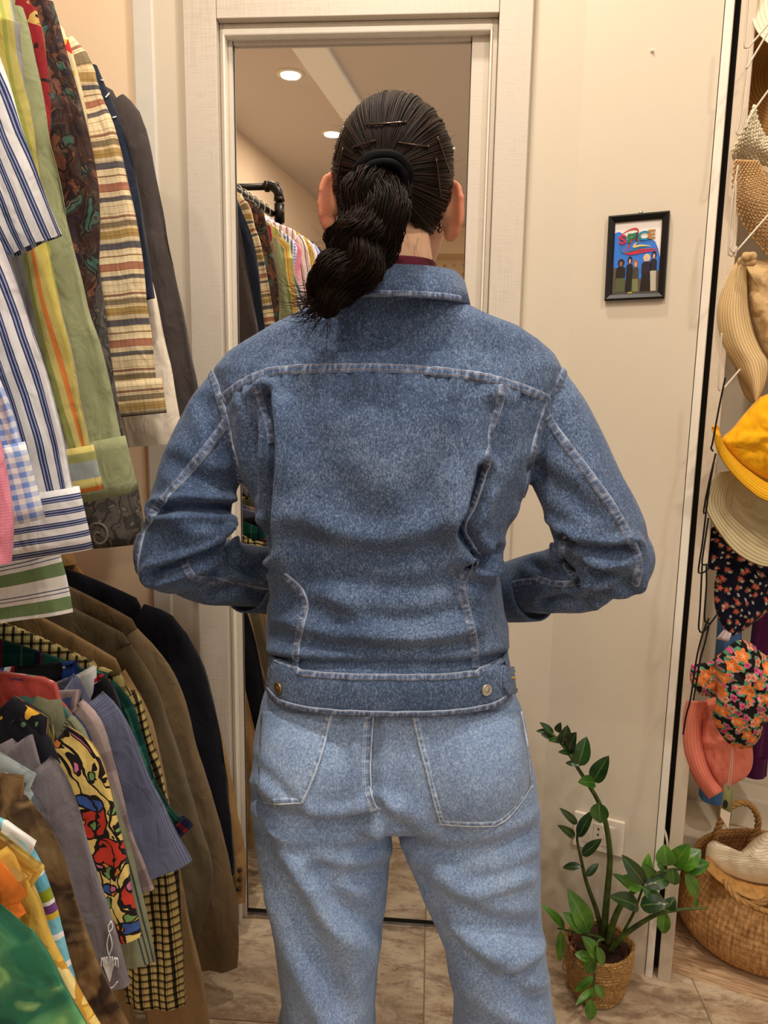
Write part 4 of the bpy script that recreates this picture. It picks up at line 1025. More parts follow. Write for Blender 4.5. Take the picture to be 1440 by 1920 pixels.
U = [
 ('shirt', 1.54, [(228, 172), (256, 200), (276, 250), (300, 370), (330, 520), (354, 640), (372, 745), (372, 790)], m_char, 'charcoal brown denim jacket on the upper rail, nearest the door frame', dict(cat='jacket', hw=(.06, .052), thick=.035)),
 ('shirt', 1.46, [(212, 240), (240, 330), (266, 450), (300, 600), (336, 770), (345, 830)], m_white, 'long sheer white shirt hanging behind the beige woven shirt', dict(hw=(.06, .055), hem=1.12, bodyw=.26)),
 ('shirt', 1.40, [(178, 112), (206, 182), (240, 265), (262, 360), (276, 470), (290, 560)], m_navy, 'dark navy denim shirt with white tacking stitches on the upper rail', dict(hw=(.05, .045))),
 ('shirt', 1.32, [(132, 62), (172, 112), (192, 182), (216, 245), (248, 390), (268, 500), (283, 610), (297, 720)], m_eth, 'beige ethnic striped shirt with rolled cuffs on the upper rail', dict(hw=(.062, .055), cuff=.055, cuff_mat=m_eth)),
 ('shirt', 1.26, [(112, 30), (140, 110), (160, 210), (170, 300)], m_thin, 'cream red and yellow print shirt squeezed beside the dark silk shirt', dict(hw=(.05, .04))),
 ('shirt', 1.215, [(120, 200), (170, 400), (195, 560), (222, 740), (240, 850), (250, 915)], m_pais, 'grey paisley shirt on the upper rail with a big curl on its cuff', dict(hw=(.055, .055), cuff=.095)),
 ('shirt', 1.17, [(98, -10), (130, 105), (165, 245), (180, 320), (186, 420), (182, 520), (172, 600)], m_silk, 'dark brown and teal silk shirt with flowers on the upper rail', dict(hw=(.06, .045))),
 ('shirt', 1.10, [(72, -10), (84, 90), (95, 215), (100, 330)], m_red, 'red and mustard shirt with black figures on the upper rail', dict(hw=(.055, .045))),
 ('shirt', 1.03, [(38, 0), (62, 90), (92, 235), (132, 425), (162, 565), (188, 650), (214, 765), (228, 832)], m_sage, 'plain sage green shirt with wide open cuff on the upper rail', dict(hw=(.062, .042), cuff=.075)),
 ('shirt', .94, [(20, -20), (40, 120), (78, 350), (115, 560), (145, 720), (168, 850)], m_madr, 'yellow green grey and orange striped shirt on the upper rail', dict(hw=(.062, .034), cuff=.055, cuff_mat=m_madrc)),
 ('shirt', .88, [(-60, -60), (-10, 90), (40, 230), (85, 350), (120, 445)], m_bstd, 'navy and white striped short sleeved shirt, stripes running slantwise', dict(hw=(.07, .058))),
 ('shirt', .78, [(-140, 100), (-60, 300), (20, 480), (72, 640), (110, 790), (138, 930)], m_bst, 'navy and white striped long sleeved shirt with broad cuff and vertical stripes', dict(hw=(.07, .058), cuff=.068, cuff_mat=m_bstc)),
 ('shirt', .83, [(-100, 600), (0, 800), (70, 930), (112, 1045), (136, 1144)], m_gst, 'green white and navy cross striped shirt showing below the navy striped cuff', dict(hw=(.06, .075))),
 ('shirt', .70, [(-220, 300), (-120, 480), (-40, 640), (10, 730), (38, 850)], m_ging, 'blue and white gingham shirt at the left edge', dict(hw=(.06, .04), cuff=.075)),
 ('shirt', .63, [(-300, 300), (-180, 520), (-80, 680), (-10, 800), (20, 960), (16, 1060)], m_pink, 'plain pink shirt at the very left edge of the upper rail', dict(hw=(.06, .045))),
]
GT = {}
for nm, Y, ed, mt, ds, kw in U: GT[ds] = garment(nm if 'jacket' not in ds else 'denim_jacket', Y, True, ed, mt, ds, group=G1, **kw)
# garments further along the rail, seen in the mirror
for i, (Y, mt, ds) in enumerate(((.56, m_brst, 'white and brown striped shirt seen in the mirror near the rail end'), (.50, m_must, 'mustard yellow shirt seen in the mirror on the upper rail'), (.43, m_brst, 'white shirt with thin brown stripes, third from the rail end in the mirror'), (.36, m_lav, 'lavender shirt seen in the mirror on the upper rail'), (.29, m_navy, 'navy jacket at the near end of the upper rail in the mirror')  )):
    xc = RAILX(Ymap(Y)); zz = ZU
    E = [(xc + .2, zz - .13), (xc + .235, zz - .18), (xc + .26, zz - .35), (xc + .28, zz - .55), (xc + .285, zz - .72)]
    ed = []
    for x, z in E:
        p = projn(np.array([[x, Ymap(Y) - .014, z]]))[0]; ed.append((p[0], p[1]))
    garment('shirt', Y, True, ed, mt, ds, group=G1, hw=(.06, .045))

# ---- lower rail
G2 = 'clothes on the lower rail'
m_suede = cloth('camel suede', C(176, 138, 88), .95, .2); m_nvy = cloth('navy black wool', C(26, 27, 36)); m_khak = cloth('khaki brown wool', C(128, 108, 80)); m_oliv = cloth('olive khaki wool', C(108, 95, 73)); m_camel = cloth('camel cotton', C(160, 130, 90))
def pl(name, base, s1, s2, per=.02): return striped(name, 0, per, s1, cross=(1, per, s2, 'MULTIPLY'))
YB = [(0, C(214, 194, 128)), (.30, C(60, 52, 40)), (.62, C(214, 194, 128)), (.74, C(120, 104, 70)), (.80, C(214, 194, 128))]
m_yb = striped('yellow black check', 0, .0145, YB, cross=(1, .0145, [(0, (1, 1, 1, 1)), (.30, (.16, .15, .14, 1)), (.62, (1, 1, 1, 1)), (.74, (.5, .45, .4, 1)), (.8, (1, 1, 1, 1))], 'MULTIPLY'))
m_teal = striped('teal plaid', 0, .06, [(0, C(24, 82, 72)), (.45, C(70, 128, 112)), (.5, C(24, 82, 72)), (.8, C(30, 44, 70)), (.95, C(150, 50, 60))], cross=(1, .06, [(0, (1, 1, 1, 1)), (.5, (.6, .6, .7, 1)), (.9, (1.3, 1.3, 1.3, 1))], 'MULTIPLY'))
m_nplaid = striped('navy red plaid', 0, .03, [(0, C(44, 50, 84)), (.4, C(120, 124, 150)), (.48, C(44, 50, 84)), (.8, C(150, 44, 56))], cross=(1, .03, [(0, (1, 1, 1, 1)), (.5, (.6, .6, .7, 1)), (.9, (1.4, 1.4, 1.4, 1))], 'MULTIPLY'))
m_sport = striped('black white red sports knit', 1, .12, [(0, C(22, 22, 26)), (.35, C(32, 60, 130)), (.5, WH), (.62, C(176, 32, 40)), (.72, C(24, 22, 26))])
m_gpolo = striped('grey blue waffle knit', 0, .0026, [(0, C(122, 126, 152)), (.5, C(98, 102, 128))], cross=(1, .0026, [(0, (1, 1, 1, 1)), (.5, (.82, .82, .84, 1))], 'MULTIPLY'))
m_past = striped('pastel patch check', 0, .075, [(0, C(176, 156, 152)), (.3, C(214, 138, 146)), (.5, C(214, 204, 196)), (.6, C(88, 94, 140)), (.85, C(150, 134, 130))], cross=(1, .09, [(0, (1, 1, 1, 1)), (.4, (.75, .72, .75, 1)), (.7, (1.05, 1.0, 1.0, 1))], 'MULTIPLY'))
m_sgst = striped('sage with dark pinstripe', 0, .055, [(0, C(136, 138, 112)), (.60, C(60, 70, 68)), (.63, C(136, 138, 112)), (.68, C(60, 70, 68)), (.71, C(136, 138, 112)), (.76, C(60, 70, 68)), (.79, C(136, 138, 112))])
m_flor = printed('bold tropical print', C(236, 206, 120), [(C(206, 62, 44), .42, .38), (C(64, 96, 168), .5, .26), (C(120, 160, 92), .8, .24), (C(222, 130, 50), .9, .22), (C(216, 120, 160), .7, .20), (C(30, 24, 24), 1.1, .17)], 19, .8, C(34, 26, 24), .6)
m_gry = cloth('mauve grey cotton', C(130, 122, 128)); m_camo = printed('brown tie dye', C(120, 92, 60), [(C(58, 40, 30), .7, .44), (C(150, 120, 82), .9, .30)], 15, 1.6, None, 7.7, .85, True)
m_aqua = striped('aqua painted stripe', 1, .10, [(0, C(122, 194, 216)), (.14, WH), (.2, C(110, 186, 212)), (.34, C(150, 160, 40)), (.46, WH), (.5, C(122, 70, 140)), (.58, C(226, 194, 60)), (.64, C(128, 198, 218)), (.8, WH), (.86, C(130, 196, 214))])
m_yel = printed('yellow flower print', C(224, 184, 84), [(C(240, 218, 146), .6, .40), (C(236, 206, 120), 1.0, .26)], 12, .5, C(200, 150, 56), 9.1)
m_grn = printed('green leaf batik', C(40, 108, 82), [(C(96, 160, 108), .6, .40), (C(22, 76, 62), .9, .36), (C(150, 196, 124), 1.3, .22)], 13, 1.6, None, 2.9, .85, True)
m_orng = printed('orange sunset print', C(226, 120, 44), [(C(240, 180, 70), .7, .3), (C(180, 60, 40), 1.2, .2)], 12, .6, None, 6.1)
m_red2 = printed('red teal folk print', C(166, 66, 58), [(C(80, 130, 118), .8, .28), (C(220, 150, 150), 1.1, .2), (C(90, 50, 90), 1.6, .14)], 16, .5, None, 8.8)
m_grpr = printed('grey leaf print', C(150, 160, 160), [(C(84, 98, 106), .9, .34)], 16, .7, None, 4.4)
m_bgdk = printed('black green flame print', C(26, 26, 36), [(C(230, 176, 60), .7, .24), (C(96, 140, 96), 1.2, .2), (C(190, 60, 50), .9, .15)], 13, .6, None, 1.9)
Lw = [
 ('coat', 1.57, [(330, 1180), (390, 1300), (428, 1440), (452, 1550), (463, 1610), (461, 1690)], m_suede, 'camel suede coat with small cuff buttons, farthest on the lower rail', dict(cat='coat', hw=(.06, .05), hem=.1, bodyw=.13)),
 ('jacket', 1.50, [(262, 1130), (325, 1156), (362, 1212), (396, 1300), (420, 1420), (434, 1520), (440, 1640)], m_nvy, 'navy black wool jacket on the lower rail', dict(cat='jacket', hw=(.07, .055), hem=.35, thick=.04)),
 ('blazer', 1.42, [(255, 1172), (308, 1232), (340, 1300), (372, 1420), (402, 1520), (430, 1620), (448, 1720), (447, 1812)], m_khak, 'khaki brown blazer with long rounded sleeve on the lower rail', dict(cat='blazer', hw=(.068, .06), hem=.3, thick=.04)),
 ('blazer', 1.33, [(242, 1200), (288, 1275), (318, 1360), (350, 1470), (378, 1560), (396, 1620), (392, 1700), (368, 1770)], m_oliv, 'olive khaki blazer with folded sleeve next to the checked shirt', dict(cat='blazer', hw=(.066, .055), hem=.3, thick=.04)),
 ('coat', 1.25, [(230, 1250), (270, 1320), (300, 1420), (330, 1560), (352, 1700), (378, 1840), (392, 1930)], m_camel, 'long camel cotton coat reaching below the checked shirt', dict(cat='coat', hw=(.06, .06), hem=.05, bodyw=.26)),
 ('shirt', 1.17, [(215, 1256), (258, 1300), (280, 1375), (300, 1450), (318, 1540), (335, 1650), (345, 1760), (350, 1882)], m_yb, 'yellow and black small checked shirt on the lower rail', dict(hw=(.058, .052), hem=.2)),
 ('shirt', 1.10, [(190, 1258), (238, 1310), (262, 1370), (290, 1450), (318, 1510), (345, 1540)], m_teal, 'teal plaid shirt with navy and red sleeve end on the lower rail', dict(hw=(.055, .05), cuff=.02, cuff_mat=m_nplaid, hem=.35)),
 ('shirt', 1.05, [(150, 1240), (196, 1272), (216, 1302), (232, 1350)], m_sport, 'black knit shirt with white red and blue bands on the lower rail', dict(hw=(.05, .045), hem=.4, bodyw=.14)),
 ('polo_shirt', .99, [(150, 1266), (205, 1302), (238, 1350), (268, 1430), (312, 1525), (357, 1612)], m_gpolo, 'grey blue waffle knit polo shirt with wide short sleeve', dict(hw=(.06, .068), hem=.36)),
 ('shirt', .945, [(112, 1290), (150, 1312), (182, 1345), (204, 1395), (232, 1490), (254, 1570), (290, 1668)], m_past, 'pastel patchwork checked shirt beside the grey blue polo', dict(hw=(.055, .05), hem=.45)),
 ('shirt', .91, [(60, 1270), (100, 1296), (130, 1330), (152, 1370)], m_red2, 'red shirt with teal folk motifs on the lower rail', dict(hw=(.05, .045), hem=.5, bodyw=.13)),
 ('shirt', .87, [(90, 1312), (128, 1336), (156, 1368), (180, 1425), (216, 1505), (246, 1600), (275, 1700), (297, 1798)], m_sgst, 'sage green shirt with dark pinstripes on the lower rail', dict(hw=(.056, .055), hem=.42)),
 ('shirt', .83, [(75, 1335), (130, 1358), (172, 1392), (196, 1440), (216, 1520), (236, 1620), (254, 1705), (264, 1756)], m_flor, 'bold tropical shirt in red, yellow, blue and black on the lower rail', dict(hw=(.058, .056), hem=.45)),
 ('shirt', .79, [(20, 1330), (60, 1352), (92, 1385), (118, 1430)], m_bgdk, 'black shirt with yellow leaves peeking out beside the mauve grey shirt', dict(hw=(.05, .045), hem=.5, bodyw=.13)),
 ('shirt', .755, [(36, 1380), (105, 1420), (145, 1490), (170, 1590), (200, 1690), (228, 1790), (242, 1850)], m_gry, 'plain mauve grey shirt with white flower embroidery near the cuff', dict(hw=(.06, .055), hem=.5)),
 ('shirt', .72, [(-20, 1430), (30, 1448), (62, 1490), (82, 1540)], m_grpr, 'grey leaf print shirt peeking out behind the brown tie-dyed one', dict(hw=(.05, .045), hem=.55, bodyw=.13)),
 ('shirt', .69, [(-10, 1450), (48, 1490), (92, 1545), (126, 1612), (156, 1722), (192, 1825), (240, 1925)], m_camo, 'brown tie-dyed silky shirt on the lower rail', dict(hw=(.056, .05), hem=.5)),
 ('shirt', .65, [(-30, 1530), (30, 1550), (72, 1605), (100, 1692), (122, 1785), (142, 1850)], m_aqua, 'aqua shirt with painted white, green and purple stripes', dict(hw=(.055, .05), hem=.55)),
 ('shirt', .61, [(-40, 1540), (30, 1592), (72, 1675), (98, 1765), (150, 1865), (196, 1940)], m_yel, 'yellow shirt with pale flowers near the left edge', dict(hw=(.055, .05), hem=.55)),
 ('shirt', .575, [(-80, 1590), (0, 1640), (30, 1690), (46, 1716)], m_orng, 'orange sunset print shirt at the left edge', dict(hw=(.05, .045), hem=.6, bodyw=.12)),
 ('shirt', .545, [(-120, 1640), (-20, 1680), (46, 1718), (92, 1782), (130, 1860), (162, 1930)], m_grn, 'green leaf batik shirt in the lower left corner', dict(hw=(.055, .055), hem=.55)),
]
for nm, Y, ed, mt, ds, kw in Lw: GT[ds] = garment(nm, Y, False, ed, mt, ds, group=G2, **kw)

# ---- small things sewn onto garments
def gfind(word): return next(v for k, v in GT.items() if word in k)
def gbvh(th):
    vs, fs = [], []
    for o in th.children:
        if o.type != 'MESH' or o.name.startswith('body'): continue
        b = len(vs); M_ = Matrix.Translation(th.location) @ o.matrix_parent_inverse
        vs += [tuple(M_ @ v.co) for v in o.data.vertices]; fs += [tuple(i + b for i in p.vertices) for p in o.data.polygons]
    return BVHTree.FromPolygons(vs, fs)
def sewn(th, bv, lines, name, mat, r_=.0009, lift=.0018):
    for ln in lines:
        P_ = []
        for x, y in spline(ln, max(6, 5 * len(ln))):
            p, nn = hit(bv, x, y)
            if p is None: continue
            if nn.dot(CAM - p) < 0: nn = -nn
            if not P_ or (p - P_[-1]).length < .03: P_.append(p + nn * lift)
        if len(P_) > 3: MB().tube(P_, r_, 6).build(name, mat, rep=th)
M_WTH = plain('white thread', C(232, 230, 228), .7)
th = gfind('plain mauve grey'); bv = gbvh(th); ce = (206, 1838)
fan = [[ce, (205 + 1.1 * a, 1815 - .3 * abs(a)), (206 + 2.0 * a, 1790 + .5 * abs(a)), (206 + 2.3 * a, 1806 + .8 * abs(a))] for a in (-7, -5, -3, -1, 1, 3, 5, 7)]
sewn(th, bv, fan + [[(206, 1790), (202, 1770), (206, 1748), (211, 1770), (206, 1790)], [(206, 1748), (204, 1736), (206, 1726), (209, 1736), (206, 1748)], [(194, 1822), (198, 1840), (210, 1850), (222, 1838)]], 'embroidery', M_WTH, .0007, .002)
th = gfind('grey paisley'); bv = gbvh(th)
sp_ = [(186 + (30 - 1.15 * i) * math.cos(i * .42 + 2.2) * .85, 1004 + (30 - 1.15 * i) * math.sin(i * .42 + 2.2)) for i in range(23)]
sewn(th, bv, [sp_], 'cuff_curl', plain('grey cord', C(132, 124, 114), .85), .0021, .002)
th = gfind('dark navy denim'); bv = gbvh(th)
sewn(th, bv, [[(188, 151), (191, 152), (195, 152)], [(197, 184), (200, 181), (203, 176)], [(211, 222), (214, 221), (217, 220)]], 'tacking_stitch', M_WTH, .0011, .002)
th = gfind('camel suede'); bv = gbvh(th)
for x, y in ((449, 1630), (449, 1648), (448, 1666)):
    p, nn = hit(bv, x, y)
    if p is not None:
        v_, f_ = ellipsoid(p + (nn if nn.dot(CAM - p) > 0 else -nn) * .002, (.006, .006, .006), 12); reparent(mesh('cuff_button', v_, f_, plain('dark horn button', C(70, 50, 34), .35)), th)
# ================================================================== RIGHT-HAND WALL AND NICHE
def ra(x, y): return (980 + x / 2.596, 1180 + y / 2.596)
# ---- framed picture
wp, wn = c1.copy(), rn.copy()
def onw(px, py, off=0.0): return onp(px, py, wp - wn * off, wn)
tl, tr, br, bl = onw(1143, 407), onw(1256, 397), onw(1247, 559), onw(1134, 566)
pc = (tl + tr + br + bl) / 4; pw = ((tr - tl).length + (br - bl).length) / 2; ph_ = ((tl - bl).length + (tr - br).length) / 2
upv = ((tl + tr) - (bl + br)).normalized(); rtv = ((tr + br) - (tl + bl)); rtv = (rtv - upv * rtv.dot(upv)).normalized(); nv = rtv.cross(upv).normalized()
if nv.dot(CAM - pc) < 0: nv = -nv
MP = Matrix((rtv, upv, nv)).transposed().to_4x4(); MP.translation = pc + nv * .0015
pic = thing('picture_frame', pc, 'small black picture frame with a colourful poster on the slanted wall', 'picture')
def inP(pts): return [MP @ Vector(p) for p in pts]
fwd = .0135 * pw / .118
M_PFRAME = plain('black lacquered wood', C(20, 18, 18), .35, bump=.05)
a, b = pw / 2, ph_ / 2
for i, (s0, s1) in enumerate((((-a, b), (a, b)), ((a, b), (a, -b)), ((a, -b), (-a, -b)), ((-a, -b), (-a, b)))):
    def rail(p, ins, z): return (p[0] - math.copysign(ins, p[0]), p[1] - math.copysign(ins, p[1]), z)
    vs = []
    for p in (s0, s1): vs += [rail(p, 0, 0), rail(p, 0, .009), rail(p, fwd * .25, .012), rail(p, fwd * .8, .0085), rail(p, fwd, .006), rail(p, fwd, 0)]
    fs = [(k, k + 1, k + 7, k + 6) for k in range(5)] + [(5, 0, 6, 11)]
    reparent(mesh('frame_rail', inP(vs), fs, M_PFRAME, None, False), pic)
def flat(c, n='print'): return plain(n, c, .35, var=.02)
iw, ih = a - fwd, b - fwd
def sheet(name, pts, col, lay, mat=None):
    vs = [(-iw + 2 * iw * u, -ih + 2 * ih * v, .0022 + lay * .00012) for u, v in pts]
    return reparent(mesh(name, inP(vs), [tuple(range(len(vs)))], mat or flat(col), None, False), pic)
sheet('poster', [(0, 0), (1, 0), (1, 1), (0, 1)], C(240, 230, 222), 0)
sheet('print_field', [(0, .0), (1, .0), (1, .47), (.95, .60), (.88, .70), (.78, .745), (.5, .75), (.28, .75), (.2, .82), (.12, .865), (.05, .87), (0, .85)], C(52, 120, 214), 1)
sheet('print_ground', [(0, 0), (1, 0), (1, .30), (.95, .30), (.9, .2), (.1, .2), (.05, .38), (0, .38)], C(92, 78, 66), 2)
sheet('print_glow', [(.35, 0), (.44, 0), (.45, .13), (.42, .2), (.36, .15)], C(242, 190, 40), 3)
def ellp(cx, cy, rx, ry, n=14): return [(cx + rx * math.cos(2 * math.pi * k / n), cy + ry * math.sin(2 * math.pi * k / n)) for k in range(n)]
# generic stand-in figures: plain rounded shapes in the poster's colours
for cx, top, hairc, skin, topc, botc, wdt in ((.17, .47, C(44, 28, 24), C(150, 98, 74), C(30, 26, 24), C(84, 92, 58), .10), (.36, .50, C(30, 22, 22), C(206, 156, 130), C(24, 24, 32), C(22, 20, 24), .07), (.49, .45, C(150, 100, 70), C(216, 164, 132), C(70, 62, 50), C(120, 124, 84), .07), (.72, .52, C(222, 196, 140), C(224, 176, 150), C(38, 24, 44), C(26, 18, 18), .10), (.87, .55, C(26, 20, 22), C(214, 166, 140), C(28, 28, 44), C(186, 176, 156), .07)):
    sheet('print_figure', ellp(cx, top - .035, wdt * .75, .055), hairc, 4); sheet('print_figure', ellp(cx, top - .05, wdt * .36, .036), skin, 5)
    sheet('print_figure', [(cx - wdt, top - .11), (cx - wdt * 1.05, top - .25), (cx + wdt * 1.05, top - .25), (cx + wdt, top - .11), (cx + wdt * .4, top - .085), (cx - wdt * .4, top - .085)], topc, 6)
    sheet('print_figure', [(cx - wdt * .9, top - .25), (cx - wdt * 1.15, .02), (cx + wdt * 1.15, .02), (cx + wdt * .9, top - .25)], botc, 7)
def swoosh(pts, col, w, lay):
    q = spline(pts, 40); L, Rr = [], []
    for i, (u, v) in enumerate(q):
        d = np.array(q[min(i + 1, 39)]) - np.array(q[max(i - 1, 0)]); d = d / (np.linalg.norm(d) or 1); h = w * math.sin(math.pi * (i + .4) / 40.8)
        L.append((u - d[1] * h, v + d[0] * h)); Rr.append((u + d[1] * h, v - d[0] * h))
    vs = [(-iw + 2 * iw * u, -ih + 2 * ih * v, .0022 + lay * .00012) for u, v in L + Rr]
    reparent(mesh('print_ribbon', inP(vs), [(i, i + 1, 41 + i, 40 + i) for i in range(39)], flat(col), None, False), pic)
swoosh([(.04, .76), (.2, .85), (.38, .895), (.5, .88), (.48, .80), (.36, .72), (.3, .62), (.34, .56), (.6, .60), (.95, .60)], C(196, 52, 48), .016, 9)
swoosh([(.1, .74), (.3, .80), (.46, .83), (.44, .76), (.34, .70)], C(46, 120, 110), .012, 10)
swoosh([(.52, .85), (.56, .80), (.48, .70), (.42, .65), (.6, .66), (.8, .64)], C(226, 200, 120), .014, 11)
swoosh([(.2, .70), (.14, .64), (.2, .575), (.4, .60), (.7, .645)], C(30, 120, 150), .012, 12)
swoosh([(.24, .70), (.22, .6), (.34, .55), (.7, .575), (.95, .575)], C(208, 40, 76), .013, 13)
for i, (ch, col) in enumerate(zip('SPICE', (C(196, 34, 60), C(24, 120, 70), C(70, 50, 60), C(20, 130, 160), C(170, 120, 60)))):
    cu = bpy.data.curves.new('letter', 'FONT'); cu.body = ch; cu.size = ih * .34; cu.extrude = .00012; cu.offset = ih * .011; cu.align_x = 'CENTER'
    tmp = bpy.data.objects.new('letter', cu); COL.objects.link(tmp); dg = bpy.context.evaluated_depsgraph_get()
    me = bpy.data.meshes.new_from_object(tmp.evaluated_get(dg)); bpy.data.objects.remove(tmp)
    u = (.18, .36, .485, .62, .79)[i]; v = .700 + .011 * i
    me.transform(MP @ Matrix.Translation((-iw + 2 * iw * u, -ih + 2 * ih * v, .0045)) @ Matrix.Scale(1.28, 4, (1, 0, 0))); me.materials.clear(); me.materials.append(flat(col, 'letter ink'))
    o = bpy.data.objects.new('letter', me); COL.objects.link(o); reparent(o, pic)
t = NT('picture glass'); t.set(t.b.inputs['Transmission Weight'], 1.0); t.set(t.b.inputs['IOR'], 1.05); M_GLASS = t.done((1, 1, 1, 1), .02, None, 0, .4)
hk = MB(); p = MP @ Vector((pw * .03, b + .002, .004)); v_, f_ = ellipsoid(p, (.0045, .003, .0045), 14); hk.add(v_, f_); hk.build('hook', M_STEEL, rep=pic)
nl = onw(1223, 95, .002); v_, f_ = ellipsoid(nl, (.003, .004, .003), 10); tag(mesh('wall_nail', v_, f_, M_LIP), 'small white nail stub high on the slanted wall', 'nail')
# ---- power outlet
tl, tr, br, bl = onw(1080, 1517), onw(1174, 1541), onw(1167, 1606), onw(1072, 1580)
oc = (tl + tr + br + bl) / 4; ow = ((tr - tl).length + (br - bl).length) / 2; oh = ((tl - bl).length + (tr - br).length) / 2
MO = Matrix((rw, Vector((0, 0, 1)), -rn)).transposed().to_4x4(); MO.translation = oc
out = thing('power_outlet', oc, 'white wall power outlet with three modules behind the plant', 'power outlet')
def obx(name, x0, x1, y0, y1, z0, z1, mat, bevel=.001): 
    return MB().box((x0, y0, z0), (x1, y1, z1), MO).build(name, mat, smooth=False, bevel=bevel, rep=out)
obx('plate', -ow / 2, ow / 2, -oh / 2, oh / 2, .0005, .008, M_WHITEP, .003)
mw = ow * .2
for i in (-1, 0, 1): obx('module', i * mw * 1.03 - mw / 2, i * mw * 1.03 + mw / 2, -oh * .3, oh * .3, .002, .0095, M_WHITEP)
for dy in (-.16, 0, .16): 
    v_, f_ = ellipsoid(MO @ Vector((0, oh * dy, .0095)), (.0022, .0022, .0028), 12); reparent(mesh('socket_hole', v_, f_, M_BLACK), out)
# ---- potted plant
pb = atz(1143, 1870); px0, py0 = .482, 1.447
plant = thing('potted_plant', (px0, py0, 0), 'glossy green leafy plant in a woven straw pot by the slanted wall', 'plant')
t = NT('woven straw rope'); uv = t.coord('UV'); g = t.noise(t.map(uv, (300, 220, 1), (0, 0, .5)), 1, 3); g2 = t.noise(t.coord(), 70, 3)
M_ROPE = t.done(t.mix(1.0, t.ramp(g, [(.3, C(116, 80, 42)), (.5, C(176, 132, 76)), (.72, C(222, 184, 122))]), t.ramp(g2, [(.3, (.75,) * 3 + (1,)), (.7, (1.1,) * 3 + (1,))]), 'MULTIPLY'), .8, t.bump(g, .6, .002))
mb = MB(); turns = 19; pts, rad = [], []
for i in range(turns * 40 + 1):
    s = i / (turns * 40); a_ = 2 * math.pi * i / 40; r_ = .054 + .016 * min(1, s * 1.6) + .0012 * math.sin(a_ * 3 + s * 20)
    pts.append((px0 + r_ * math.cos(a_), py0 + r_ * math.sin(a_), .004 + .118 * s)); rad.append((.0038 + .0006 * math.sin(a_ * 9.3), .0042))
mb.tube(pts, rad, 7); mb.build('woven_pot', M_ROPE, rep=plant)
mb = MB(); rings = [[(px0 + r_ * math.cos(2 * math.pi * k / 32), py0 + r_ * math.sin(2 * math.pi * k / 32), z) for k in range(32)] for r_, z in ((.048, .01), (.058, .106), (.0605, .110), (.057, .110), (.053, .07))]
v_, f_ = loft(rings, False); mb.add(v_, f_); mb.build('nursery_pot', plain('brown plastic pot', C(86, 54, 38), .5), rep=plant)
vs, fs = [], []
for i in range(13):
    for k in range(28):
        r_ = .054 * i / 12; a_ = 2 * math.pi * k / 28; vs.append((px0 + r_ * math.cos(a_), py0 + r_ * math.sin(a_), .082 + .007 * mnoise.noise(Vector((r_ * math.cos(a_) * 120, r_ * math.sin(a_) * 120, 1)))))
for i in range(12):
    for k in range(28): q = (k + 1) % 28; fs.append((i * 28 + k, i * 28 + q, (i + 1) * 28 + q, (i + 1) * 28 + k))
reparent(mesh('soil', vs, fs, plain('potting soil', C(62, 42, 30), .95, bump=.6, scale=160)), plant)
t = NT('plant stem'); M_STEM = t.done(t.ramp(t.noise(t.coord(), 40, 3), [(.3, C(44, 58, 24)), (.7, C(86, 104, 44))]), .5)
PR = random.Random(5)
STEMS = [([(398, 1520), (400, 1420), (415, 1250), (425, 1100), (405, 945), (370, 840), (320, 755), (265, 670), (215, 590), (170, 535), (140, 505)], 1.455, 1.43, (.0085, .0026)),
         ([(385, 1480), (360, 1370), (310, 1230), (285, 1120), (265, 1020), (275, 950)], 1.465, 1.45, (.006, .0022)),
         ([(415, 1530), (440, 1430), (480, 1340), (545, 1270), (600, 1220), (680, 1180), (780, 1165)], 1.44, 1.40, (.008, .0028)),
         ([(425, 1570), (470, 1510), (560, 1440), (660, 1385), (760, 1365), (895, 1356)], 1.43, 1.38, (.0065, .0024)),
         ([(470, 1540), (495, 1470), (540, 1380), (570, 1300), (590, 1240)], 1.45, 1.42, (.004, .0022)),
         ([(380, 1500), (340, 1490), (280, 1478), (170, 1455)], 1.44, 1.42, (.0035, .0018)),
         ([(395, 1510), (365, 1520), (355, 1600), (350, 1690), (340, 1760), (300, 1810), (270, 1830)], 1.41, 1.352, (.003, .0013))]
for path, Y0, Y1, (r0, r1) in STEMS:
    q = spline([ra(*p) for p in path], 30); pts = [at(x, y, Y0 + (Y1 - Y0) * i / 29) for i, (x, y) in enumerate(q)]
    mb = MB(); mb.tube(pts, [r0 + (r1 - r0) * i / 29 for i in range(30)], 8); mb.build('stem', M_STEM, rep=plant)
def leafmat(name, dark, light):
    t = NT(name); uv = t.coord('UV'); s = t.n('SeparateXYZ', {0: uv}).node
    mid = t.ramp(t.math('ABSOLUTE', t.math('SUBTRACT', s.outputs[0], .5)), [(0, (1, 1, 1, 1)), (.05, (0, 0, 0, 1))])
    vein = t.n('TexWave', {'Vector': t.map(uv, (4, 9, 1), (0, 0, .5)), 'Scale': 1.2, 'Distortion': 1}, out=1)
    c = t.mix(t.ramp(t.noise(t.coord(), 25, 3), [(.35, (0, 0, 0, 1)), (.65, (1, 1, 1, 1))]), dark, light)
    c = t.mix(t.math('MULTIPLY', mid, .45), c, C(140, 170, 90))
    t.set(t.b.inputs['Coat Weight'], .3)
    return t.done(c, .28, t.bump(vein, .15, .002), 0, .5)
LM = [leafmat('dark glossy leaf', C(22, 48, 20), C(40, 76, 28)), leafmat('fresh green leaf', C(52, 100, 22), C(88, 140, 36)), leafmat('mid green leaf', C(34, 74, 22), C(60, 108, 32))]
